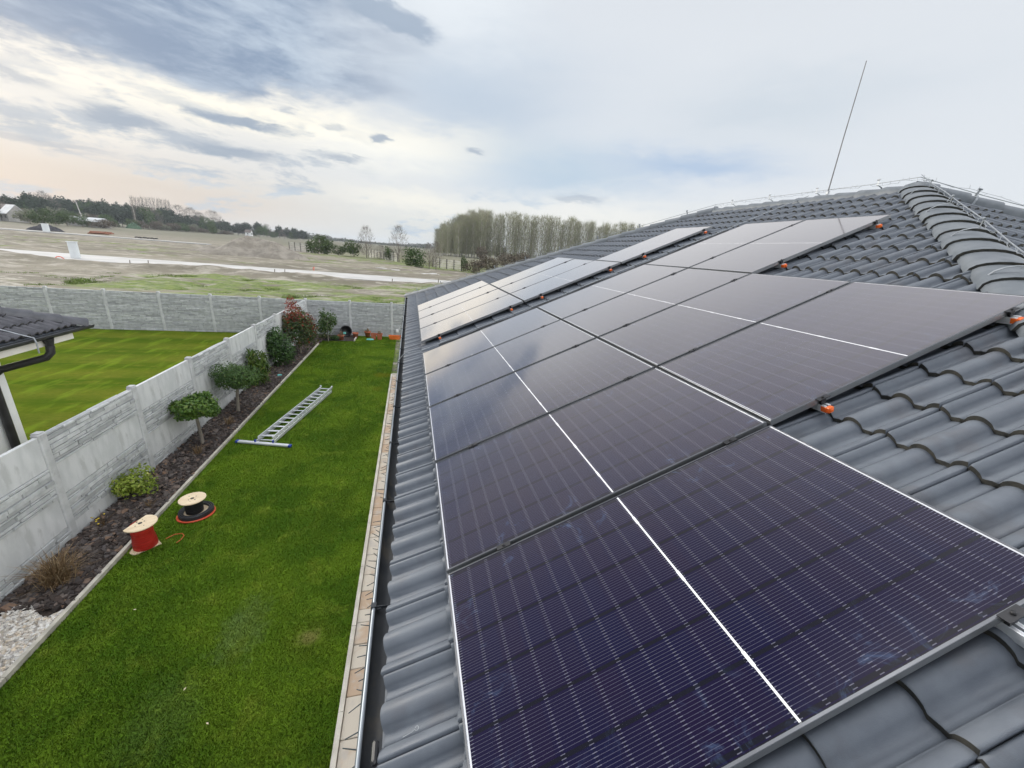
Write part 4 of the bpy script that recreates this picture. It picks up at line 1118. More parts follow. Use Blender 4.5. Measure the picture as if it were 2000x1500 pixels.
reel((-3.97, 6.0, .0), R(25), 'wooden reel wound with red cable, its flanges cut off straight', REDC, .20, .42, .130,
     [(-.75, .66, .082)], [(.3, -.95, .125), (.95, .3, .15), (-.95, .3, .15)], lambda t: 1.12-.16*t+.10*math.sin(t*9)*(.3 if t < .7 else .1), .0)
rb = reel((-3.63, 6.72, .055), R(200), 'round wooden reel wound with black cable standing on a cable coil', BLKC, .19, .27, .125, [], [], lambda t: 1.0, .0)
def coil(name, c, rad, wires, mat, label, seed):
    mb = MB(); r_ = random.Random(seed)
    for (dr, z, th) in wires:
        pts = []
        for i in range(41):
            t = 2*PI*i/40; q = rad+dr+.008*math.sin(3*t+seed)
            pts.append((c[0]+math.cos(t)*q, c[1]+math.sin(t)*q, c[2]+z+.005*math.sin(2*t)))
        mb.tube(pts, th, 8, caps=False)
    return tag(mb.build(name, mat), label, 'cable coil')
coil('cable_coil', (-3.62, 6.73, 0), .215, [(dr, z, .013) for dr in (-.03, -.005, .02) for z in (.045, .068, .09)], BLKC, 'coil of shiny black cable around the foot of the black reel', 1)
coil('conduit_coil', (-3.62, 6.73, 0), .232, [(0.0, .022, .014), (.025, .022, .014), (-.03, .022, .014)], ORC, 'ring of orange red conduit lying under the black cable coil', 2)
mb = MB(); mb.tube([(-3.76, 6.10, .02), (-3.68, 6.18, .03), (-3.58, 6.19, .03), (-3.53, 6.13, .03), (-3.53, 6.05, .025), (-3.57, 5.99, .012)], .005, 8)
tag(mb.build('cable_end', ORC), 'loose orange cable end curling on the grass beside the red reel', 'cable')

# ------------------------------------------------------------------ ladder lying on the lawn
lad = empty('extension_ladder', (-3.35, 9.27, 0), 'aluminium two section ladder lying on the lawn', 'ladder')
ang = math.atan2(12.72-9.27, -2.74+3.40); lad.rotation_euler = (0, 0, ang)
LL = 3.55
for z0, hw, x0, x1 in ((.055, .20, .0, LL), (.135, .170, .06, LL+.12)):
    for s_ in (-1, 1):
        mb = MB()
        mb.box(((x0+x1)/2, s_*hw, z0), (x1-x0, .006, .068))
        for e in (-1, 1): mb.box(((x0+x1)/2, s_*(hw-.011), z0+e*.031), (x1-x0-.002, .020, .006))
        mb.build('rail', ALU, lad)
    k = 14
    for i in range(k):
        x = x0+.12+(x1-x0-.24)*i/(k-1); mb = MB(); mb.tube([(x, -hw+.005, z0), (x, hw-.005, z0)], .015, 8)
        mb.build('rung', ALU, lad)
mb = MB(); mb.cbox((-.03, 0, .045), (.085, 1.18, .04), .006); bar = mb.build('stabiliser_bar', ALU, lad); 
lad.rotation_euler = (0, 0, ang)
bar.rotation_euler = (0, 0, R(-5))
for s_ in (-1, 1):
    mb = MB(); mb.cbox((-.03, s_*.62, .045), (.09, .06, .046), .008); mb.build('end_cap', BLUEP, bar)
for s_ in (-1, 1):
    mb = MB(); mb.cbox((-.002, s_*.20, .07), (.05, .03, .10), .005); mb.build('rail_shoe', BLUEP, lad)
    mb = MB(); mb.tube([(LL+.10, s_*.17-.015, .17), (LL+.10, s_*.17+.015, .17)], .035, 12); mb.box((LL+.06, s_*.17, .15), (.10, .012, .03)); mb.build('roller', ALU, lad)

# ------------------------------------------------------------------ pots at the back fence
def pot(loc, rad, h, label, mat=TERRA, square=False, plant=None):
    root = empty('flower_pot', loc, label, 'flower pot')
    mb = MB(); seg = 4 if square else 20
    prof = [(0, 0), (rad*.72, 0), (rad*.95, h*.80), (rad*1.06, h*.80), (rad*1.08, h), (rad*.94, h), (rad*.90, h*.86)]
    ax = (Vector((.7071, .7071, 0)), Vector((-.7071, .7071, 0)), Vector((0, 0, 1))) if square else None
    mb.lathe([(a*(1.3 if square else 1), b) for a, b in prof], (0, 0, 0), seg, smooth=not square, axis=ax); mb.build('pot', mat, root)
    mb = MB(); mb.lathe([(0, h*.87), (rad*.9*(1.3 if square else 1), h*.86)], (0, 0, 0), seg, axis=ax); mb.build('soil', SOILM, root)
    if plant: link('plant', foliage(plant, 60, .08, int(rad*1000), .2, .4), LF_DRY, root)
    return root
pot((-2.76, 20.85, 0), .14, .26, 'terracotta pot against the fence post, right of the black tub')
pot((-2.20, 21.08, 0), .15, .30, 'terracotta pot with withered plant, middle of the back row', plant=[(0, 0, .35, .12, .12, .1)])
pot((-1.86, 20.62, 0), .14, .30, 'left of the two square terracotta pots standing together', square=True)
pot((-1.57, 20.60, 0), .14, .30, 'right of the two square terracotta pots standing together', square=True, plant=[(0, 0, .36, .1, .1, .1)])
pot((-3.36, 20.30, 0), .15, .24, 'reddish pot at the edge of the back bed', plant=[(0, 0, .32, .14, .14, .1)])
tr = empty('planter_trough', (-.82, 20.7, 0), 'bright orange plastic planter trough near the gutter', 'planter')
mb = MB()
V = [(-.26, -.09, 0), (.26, -.09, 0), (.26, .09, 0), (-.26, .09, 0), (-.32, -.12, .2), (.32, -.12, .2), (.32, .12, .2), (-.32, .12, .2), (-.29, -.09, .2), (.29, -.09, .2), (.29, .09, .2), (-.29, .09, .2), (-.28, -.085, .16), (.28, -.085, .16), (.28, .085, .16), (-.28, .085, .16)]
F4 = [(3, 2, 1, 0)]+[(a*4+k, a*4+(k+1) % 4, a*4+4+(k+1) % 4, a*4+4+k) for a in (0, 1, 2) for k in range(4)]
mb.add(V, F4); mb.build('trough', TROUGHM, tr); mb = MB(); mb.box((0, 0, .15), (.55, .165, .02)); mb.build('soil', SOILM, tr)
mb = MB(); mb.lathe([(0, -.14), (.23, -.14), (.27, .10), (.29, .14), (.25, .14), (.22, -.08), (0, -.10)], (-3.22, 21.1, .27), 20, axis=(Vector((1, 0, 0)), Vector((0, .25, .97)), Vector((0, -.97, .25))))
tag(mb.build('black_tub', BLACKP), 'black plastic tub leaning on its side against the back fence', 'tub')
mb = MB(); mb.cbox((-2.02, 20.42, .03), (.34, .16, .05), .015); tag(mb.build('tray', TEAL), 'flat turquoise tray lying between the terracotta pots', 'tray')
sg = empty('plant_marker', (-3.19, 20.05, 0), 'turquoise marker on a thin stick at the bed edge', 'marker')
mb = MB(); mb.tube([(0, 0, 0), (0, 0, .34)], .008, 6); mb.build('stick', WIREM, sg)
mb = MB(); mb.cbox((.04, 0, .40), (.12, .03, .10), .012); mb.build('plate', TEAL, sg)
mb = MB(); mb.cbox((-4.45, 14.4, .06), (.13, .08, .05), .012, X=(.9, .4, 0), Y=(-.4, .9, 0)); tag(mb.build('garden_scrap', TEAL), 'small turquoise scrap lying on the mulch near the dark shrub', 'scrap')
for i, (x, y, lab) in enumerate(((-4.15, 20.35, 'low reddish brown perennial under the pale shrub'), (-3.62, 20.15, 'low dark green perennial at the front of the back bed'))):
    bush('perennial', (x, y, 0), lab, 'plant', foliage(multi((0, 0, .16), .26, .2, .15, 5, 50+i), 240, .08, 60+i, .3, .5), (LF_RED, LF_DARK)[i])
r_ = random.Random(77); 
LITTER = pmat('pale dry leaf', (.55, .47, .30), (.70, .62, .42), 9, .8)
for i, (x, y, lab) in enumerate(((-3.42, 4.72, 'largest pale leaf on the near lawn below the red reel'), (-2.35, 3.55, 'tiny pale leaf on the bare looking patch of near lawn'), (-1.98, 3.15, 'tiny pale leaf near the bottom edge of the lawn'), (-2.75, 17.6, 'tiny white leaf on the far lawn near the pots'))):
    mb = MB(); mb.add([(-.035, 0, 0), (0, -.016, .006), (.035, 0, .002), (0, .016, .008), (-.035, 0, -.003), (0, -.016, .003), (.035, 0, -.001), (0, .016, .005)], [(0, 1, 2, 3), (7, 6, 5, 4), (0, 4, 5, 1), (1, 5, 6, 2), (2, 6, 7, 3), (3, 7, 4, 0)])
    o = mb.build('fallen_leaf', LITTER); o.scale = (.55, .55, .55); o.location = (x, y, .045); o.rotation_euler = (0, 0, i*1.3); tag(o, lab, 'leaf')

# ------------------------------------------------------------------ building site beyond the fence
def mound(name, c, rx, ry, h, seed, mat, n_=60, kind='structure'):
    xs = np.linspace(-1.25, 1.25, n_); X, Y = np.meshgrid(xs, xs); rr = np.sqrt(X*X+Y*Y)
    Wd = X*rx+c[0]+400; Yd = Y*ry+c[1]+400
    ang_ = np.arctan2(Y, X)
    k = np.clip(1.08+.16*np.sin(3*ang_+seed)-rr, 0, 1)**.7
    Z = h*k*(.72+.5*vnoise(Wd, Yd, rx*.35, seed))+k*.25*h*(vnoise(Wd, Yd, rx*.10, seed+1)-.5)-.15
    V = np.stack([(X*rx).ravel()+c[0], (Y*ry).ravel()+c[1], Z.ravel()], 1)
    i = np.arange(n_-1)[:, None]*n_+np.arange(n_-1)[None, :]
    F_ = np.stack([i, i+1, i+n_+1, i+n_], -1).reshape(-1, 4)
    o = link(name, np_mesh(name, V, 4, None, True, F_), mat)
    return o
DIRT = pmat('excavated dirt', (.19, .17, .14), (.27, .245, .205), .6, .95, coords='World', bump=.8, bscale=2, c3=(.18, .16, .13), s3=1.3, bdist=.3)
tag(mound('dirt_mound', (-29.3, 92, 0), 8.2, 7, 3.5, 3, DIRT), kind='structure')
tag(mound('dirt_mound', (-37, 97, 0), 6, 5, 1.7, 5, DIRT), kind='structure')
tag(mound('rubble_heap', (-113, 165, 0), 3.8, 3, 2.0, 8, pmat('black rubble', (.02, .02, .024), (.05, .05, .058), 1.5, .9, coords='World', bump=1, bscale=3)), 'heap of blackish rubble beside the distant white kiosk', 'rubble heap')
tag(mound('green_heap', (-205, 380, 0), 4.2, 4, 4.6, 9, pmat('green tarpaulin', (.02, .06, .025), (.04, .09, .04), .5, .7, coords='World')), 'dark green covered heap left of the white roofed barn', 'covered heap')
def kiosk(loc, w, d, h, rz, label):
    root = empty('utility_kiosk', loc, label, 'utility kiosk', None, rz)
    mb = MB(); mb.cbox((0, 0, h/2+.1), (w, d, h), .05); mb.box((0, 0, .05), (w*.96, d*.96, .3)); mb.build('cabinet', pmat('white painted cabinet', (.52, .55, .56), (.60, .63, .63), 1, .6), root)
    mb = MB(); mb.box((0, 0, h+.13), (w+.10, d+.10, .06)); mb.build('cover', pmat('cabinet cover', (.60, .63, .65), (.68, .70, .71), 1, .6), root)
    for s_ in (-1, 1):
        mb = MB(); mb.box((s_*w*.245, -d/2-.012, h*.52), (w*.46, .02, h*.84)); o = mb.build('door', pmat('cabinet door', (.56, .59, .60), (.62, .65, .65), 1, .55), root)
kiosk((-38.0, 58.6, .12), .8, .35, 1.75, R(14), 'tall white utility kiosk at the near concrete road')
kiosk((-100.5, 147, .1), 1.3, .7, 2.1, R(16), 'more distant white utility kiosk beside the site track')
STAKE = pmat('weathered wood stake', (.09, .075, .06), (.16, .135, .11), 3, .9)
for i, (x, y, h, lab) in enumerate(((-29.2, 55.2, 1.1, 'wooden stake on the roadside just right of the tall white kiosk'), (-31.0, 55.3, .9, 'short wooden stake between the tall kiosk and its neighbour stake'), (-15.2, 55.4, 1.0, 'wooden stake at the middle of the near roadside'), (-2.2, 49.6, 1.2, 'wooden stake on the roadside above the pale shrub'), (3.2, 49.8, 1.7, 'tallest wooden stake at the road end beside our roof'), (-15.6, 52.9, 1.2, 'thin stake in the spoil beside the road'))):
    mb = MB(); mb.tube([(0, 0, -.1), (.02, .01, h*.6), (.05, .0, h)], [.05, .045, .04], 6)
    o = mb.build('stake', STAKE); o.location = (x, y, .05); o.scale = (1, 1, .6); tag(o, lab, 'stake')
for i, (x, y, s_, lab) in enumerate(((-42.6, 55.0, 1.0, 'leftmost loop of orange conduit sticking out of the ground'), (-36.9, 54.6, .95, 'orange conduit loop left of the tall white kiosk'), (-3.0, 47.3, .8, 'orange conduit loop in the dirt near the road end, left one'), (.3, 47.0, .8, 'orange conduit loop in the dirt near our roof'), (-14, 62.9+2.5, .8, 'orange conduit stub beyond the road near the mound'))):
    mb = MB()
    for k in range(2):
        pts = [(math.cos(PI*t/8)*s_*(.75+.12*k), .25*k*math.sin(t), math.sin(PI*t/8)*s_*(1.0+.1*k)) for t in range(-1, 10)]
        mb.tube(pts, .05, 6)
    o = mb.build('conduit_loop', ORC); o.location = (x, y, .05); o.scale = (.5, .5, .5); o.rotation_euler = (0, 0, R(10+25*i)); tag(o, lab, 'conduit')
pp = empty('pipe_pile', (-96, 160, 0), 'low pile of orange brown pipes on the bare field', 'pipe pile')
r_ = random.Random(2); mb = MB()
for i in range(14):
    y = r_.uniform(-1, 1); z = .25+r_.choice((0, .3, .6)); l_ = r_.uniform(2.5, 5); x = r_.uniform(-1.5, 1.5); a = r_.uniform(-.25, .25)
    mb.tube([(x-l_/2, y-a*l_/2, z), (x+l_/2, y+a*l_/2, z+r_.uniform(-.2, .4))], .17, 8)
mb.build('pipes', pmat('rusty orange pipe', (.20, .085, .05), (.28, .12, .07), 1, .7), pp)
tb = empty('tyre_row', (-80, 153, 0), 'row of old black tyres lying on the field', 'tyre row')
mb = MB()
for i in range(9):
    pr = [(.2, -.12), (.38, -.15), (.42, 0), (.38, .15), (.2, .12), (.2, -.12)]
    mb.lathe(pr, (-2.6+i*.66, r_.uniform(-.3, .3), .25+.15*r_.random()), 14, axis=(Vector((1, 0, .2)).normalized(), Vector((0, 1, 0)), Vector((-.2, 0, 1)).normalized()))
mb.build('tyres', BLACKP, tb)

def old_fence(p0, p1, h, label):
    root = empty('slab_fence', (p0[0], p0[1], 0), label, 'fence')
    a = math.atan2(p1[1]-p0[1], p1[0]-p0[0]); L = math.hypot(p1[0]-p0[0], p1[1]-p0[1]); root.rotation_euler = (0, 0, a)
    k = max(3, int(round(L/2.6)))
    for i in range(k+1):
        mb = MB(); mb.cbox((L*i/k, 0, h/2), (.22, .22, h+.15), .03); mb.build('fence_post', pmat('old post', (.09, .085, .075), (.14, .13, .115), 2, .9) if i == 0 else bpy.data.materials['old post'], root)
    mb = MB()
    for i in range(k):
        for j in range(5): mb.box((L*(i+.5)/k, 0, h*(j+.5)/5), (L/k-.26, .08, h/5-.14))
    mb.build('slab', bpy.data.materials.get('old slab') or pmat('old slab', (.50, .48, .43), (.66, .63, .57), .5, .9), root)
old_fence((-38.2, 147), (-29.8, 139.5), 2.6, 'left stretch of weathered concrete fence beyond the mound')
old_fence((-12.8, 135), (-3.5, 113), 2.4, 'middle stretch of weathered concrete fence among the bushes')
old_fence((5.0, 97), (10.6, 88), 2.3, 'right stretch of weathered concrete fence just left of our roof')

def far_house(loc, w, d, h, rz, label, wall, roof, ridge=2.5, cat='house'):
    root = empty('far_house', loc, label, cat, None, rz)
    mb = MB(); mb.box((0, 0, h/2), (w, d, h))
    mb.add([(-w/2, -d/2, h), (-w/2, d/2, h), (-w/2, 0, h+ridge), (w/2, -d/2, h), (w/2, d/2, h), (w/2, 0, h+ridge)], [(0, 2, 1), (3, 4, 5)])
    mb.build('wall', wall, root)
    mb = MB(); e = .5; rz_ = ridge*(d/2+e)/(d/2)-ridge
    for s_ in (-1, 1):
        V = [(-w/2-e, s_*(d/2+e), h-rz_+.05), (w/2+e, s_*(d/2+e), h-rz_+.05), (w/2+e, 0, h+ridge+.05), (-w/2-e, 0, h+ridge+.05)]
        V += [(x, y, z+.25) for x, y, z in V]
        mb.add(V, [(0, 1, 2, 3), (7, 6, 5, 4), (0, 4, 5, 1), (1, 5, 6, 2), (2, 6, 7, 3), (3, 7, 4, 0)])
    mb.build('roof', roof, root)
    for x in ((-w*.28, w*.22) if w > 6 else (0,)):
        mb = MB(); mb.box((x, -d/2-.03, h*.55), (1.3, .08, 1.3)); mb.build('window', BLACKP, root)
    for y in (-d*.2, d*.2):
        mb = MB(); mb.box((w/2+.03, y, h*.62), (.08, 1.1, 1.4)); mb.build('window', BLACKP, root)
    return root
ROOF_GREY = pmat('pale grey roofing', (.42, .44, .46), (.52, .54, .55), .4, .7, coords='World')
ROOF_BRN = pmat('brown roofing', (.12, .10, .09), (.18, .15, .13), .4, .8, coords='World')
WALL_OLD = pmat('old grey wall', (.24, .235, .22), (.33, .32, .30), .4, .9, coords='World')
far_house((-216, 292, 0), 7, 6, 5, R(-30), 'white gabled house at the far left edge behind shrubs', WHITEW, ROOF_BRN, 3.2)
far_house((-184, 300, 0), 19, 7, 3.2, R(-12), 'long low shed with pale grey roof behind the shrubs', WALL_OLD, ROOF_GREY, 1.8, 'shed')
far_house((-183, 545, 0), 6, 5, 4, R(-10), 'tiny white house among distant trees behind the mound', WHITEW, ROOF_BRN, 2.6)
far_house((-200, 275, 0), 8, 7, 4, R(-35), 'grey roofed house half hidden behind the pale shrubs at left', WALL_OLD, ROOF_GREY, 4.0)
mb = MB(); a = Vector((-222, 270, 0)); b = Vector((-201, 283, 0)); d_ = (b-a)
mb.box((a+b)/2+Vector((0, 0, 1.7)), (d_.length, .4, 3.6), X=d_.normalized(), Y=Vector((-d_.y, d_.x, 0)).normalized())
tag(mb.build('boundary_wall', CONC), 'long pale wall at the far left edge of the field', 'wall')
bn = empty('barn', (-243, 500, -.5), 'open barn with white arched roof at the far tree line', 'barn', None, R(-12))
mb = MB(); V = []; k = 10
for x in (-9, 9):
    for rr in (7.0, 6.7):
        for i in range(k+1): t = PI*i/k; V.append((x, math.cos(t)*rr, 4.2+math.sin(t)*rr*.55))
F_ = []; m2 = k+1
for i in range(k): F_ += [(i, i+1, 2*m2+i+1, 2*m2+i), (m2+i, 3*m2+i, 3*m2+i+1, m2+i+1), (i, m2+i, m2+i+1, i+1), (2*m2+i, 2*m2+i+1, 3*m2+i+1, 3*m2+i)]
mb.add(V, F_); mb.build('arched_roof', ROOF_GREY, bn)
mb = MB()
for x in (-8.5, -3, 3, 8.5):
    for y in (-6.6, 6.6): mb.box((x, y, 2.2), (.5, .5, 4.4))
mb.box((0, 5, 1.6), (16, .3, 3.2)); mb.build('frame', ROOF_BRN, bn)
mb = MB(); r_ = random.Random(4)
for i in range(16): mb.cbox((r_.uniform(-14, 12), r_.uniform(-9, 3), .9), (r_.uniform(1, 3), r_.uniform(1, 3), r_.uniform(1, 2.4)), .1)
mb.build('stored_goods', pmat('stored goods', (.10, .09, .085), (.35, .30, .27), .3, .9, coords='World'), bn)
up_ = empty('utility_pole', (-183, 295, 0), 'leaning grey utility pole in front of the dark trees', 'utility pole')
mb = MB(); mb.tube([(0, 0, 0), (-.8, 0, 7), (-1.7, 0, 14)], [.3, .26, .2], 8); mb.build('pole', pmat('grey pole', (.35, .34, .32), (.45, .44, .42), 1, .9), up_)
mb = MB(); mb.box((-1.6, 0, 13.2), (2.2, .15, .15)); mb.build('cross_arm', STAKE, up_)

# ------------------------------------------------------------------ distant trees and hedges
FT_C = leafmat('distant dark conifer', (.012, .026, .014), (.034, .056, .028), .8, trans=.05, world_noise=.12)
FT_G = leafmat('distant green shrub', (.035, .062, .016), (.085, .125, .035), .8, trans=.1, world_noise=.25)
FT_D = leafmat('mid green shrub', (.030, .065, .014), (.080, .130, .028), .8, trans=.1, world_noise=.25)
FT_W = leafmat('pale blossom shrub', (.12, .13, .085), (.27, .28, .20), .8, trans=.1, world_noise=.25)
FT_R = leafmat('brown scrub', (.075, .060, .042), (.170, .140, .100), .85, trans=.05, world_noise=.25)
FT_B = pmat('bare twigs', (.10, .085, .070), (.19, .165, .14), 1, .9, coords='World')
FT_P = leafmat('poplar twigs with young leaves', (.215, .208, .140), (.375, .370, .250), .85, (.25, .30, .13), trans=.1, world_noise=.05)
POPBARK = pmat('pale poplar trunk', (.28, .265, .225), (.44, .42, .37), 1, .9, coords='World')
def twigs(n_, h, rad, z0, seed, w, fast=False, ls=1.0):
    """bare crown: thin tapering twigs pointing up and out; unit tree height h"""
    r_ = np.random.default_rng(seed)
    t = r_.random(n_)
    z = z0+(h-z0)*t
    prof = np.sin(PI*np.clip(t*(.72 if fast else .86)+.14, 0, 1))**.6
    a = r_.uniform(0, 2*PI, n_); rr = rad*prof*r_.random(n_)**(.6)
    C = np.stack([np.cos(a)*rr, np.sin(a)*rr, z], 1)
    d = np.stack([np.cos(a), np.sin(a), np.full(n_, 2.6 if fast else .9)], 1)+r_.normal(0, .35, (n_, 3)); d /= np.linalg.norm(d, axis=1)[:, None]
    L = h*r_.uniform(.06, .15, n_)*ls
    q = np.cross(d, r_.normal(size=(n_, 3))); q /= np.linalg.norm(q, axis=1)[:, None]
    q = q*(w*r_.uniform(.5, 1.3, n_))[:, None]
    V = np.stack([C-q, C+q, C+d*L[:, None]], 1)
    return np_mesh('crown', V.reshape(-1, 3), 3, np.repeat(r_.random(n_), 3))
def limbs(h, r0, seed, k=7, fast=False):
    r_ = random.Random(seed); mb = MB()
    top = Vector((r_.uniform(-.02, .02)*h, r_.uniform(-.02, .02)*h, h*(.93 if fast else .6)))
    mb.tube([Vector((0, 0, -.1)), top*.35+Vector((r_.uniform(-.01, .01)*h, 0, 0)), top], [r0, r0*.75, r0*.2], 6)
    for i in range(k):
        a = 2*PI*i/k+r_.random(); t = r_.uniform(.3, .85); p = top*t; L = h*r_.uniform(.15, .34)*(.7 if fast else 1); s_ = .28 if fast else .75
        mb.tube([p, p+Vector((math.cos(a)*s_*L*.5, math.sin(a)*s_*L*.5, L*.55)), p+Vector((math.cos(a)*s_*L, math.sin(a)*s_*L, L*1.1))], [r0*.45*(1-t*.5), r0*.28*(1-t*.5), r0*.08], 5)
    return mb
VAR = {}
def variants(kind):
    """unit height trees: list of (crown mesh, trunk mesh)"""
    if kind in VAR: return VAR[kind]
    out = []
    for s_ in range(3):
        sd_ = hash(kind) % 1 + ord(kind)*10+s_
        if kind == 'c':
            bl_ = multi((0, 0, .60), .36, .36, .40, 10, sd_, .42); cr = foliage(bl_, 1100, .075, sd_, .4, .7); cr.materials.append(FT_C)
        elif kind == 'b':
            cr = twigs(1000, 1.0, .46, .12, sd_, .0042, False, 1.25); cr.materials.append(FT_B)
        elif kind == 'p':
            cr = twigs(420, 1.0, .06, .12, sd_, .0030, True); cr.materials.append(FT_B)
        else:
            bl_ = multi((0, 0, .50), .50, .50, .50, 10, sd_, .42); cr = foliage(bl_, 1300, .075, sd_, .35, .65, zmin=.0); cr.materials.append({'g': FT_G, 'd': FT_D, 'w': FT_W, 'r': FT_R}[kind])
        tm = limbs(1.0, .022, sd_, 9 if kind == 'b' else 4, kind == 'p').mesh('trunk'); tm.materials.append(POPBARK if kind == 'p' else FT_B)
        out.append((cr, tm))
    VAR[kind] = out
    return out
TNAME = {'c': ('dark_tree', 'tree', 'dark evergreen tree in the distant tree line', 'dark trees of the far tree line'), 'b': ('bare_tree', 'tree', 'bare leafless tree in the distance', 'bare trees in the distance'),
         'p': ('slender_tree', 'tree', 'slender leafless poplar standing behind the dark trees', 'slender poplars behind the tree line'), 'g': ('green_shrub', 'shrub', 'green leafing shrub at the field edge', 'green shrubs at the field edge'),
         'd': ('green_shrub', 'shrub', 'denser mid green bush at the field edge', 'denser bushes at the field edge'), 'w': ('pale_shrub', 'shrub', 'pale grey green shrub before the dark trees', 'pale shrubs before the dark trees'),
         'r': ('brown_scrub', 'shrub', 'brown leafless scrub at the field edge', 'brown scrub at the field edge')}
rt_ = random.Random(17)
def plant_tree(x, y, h, w, kind, lab=None):
    nm, ct, lb, gp_ = TNAME[kind]
    cr, tm = variants(kind)[rt_.randrange(3)]
    root = empty(nm, (x, y, -.15), lab or lb, ct, gp_, rt_.uniform(0, 6.28))
    sx = {'c': .72, 'b': .84, 'p': .14}.get(kind, 1.0)
    o = link('crown', cr, None, root); o.scale = (w/sx, w/sx, h)
    o = link('trunk', tm, None, root); o.scale = ((w/sx+h)/2,)*2+(h,)
    return root
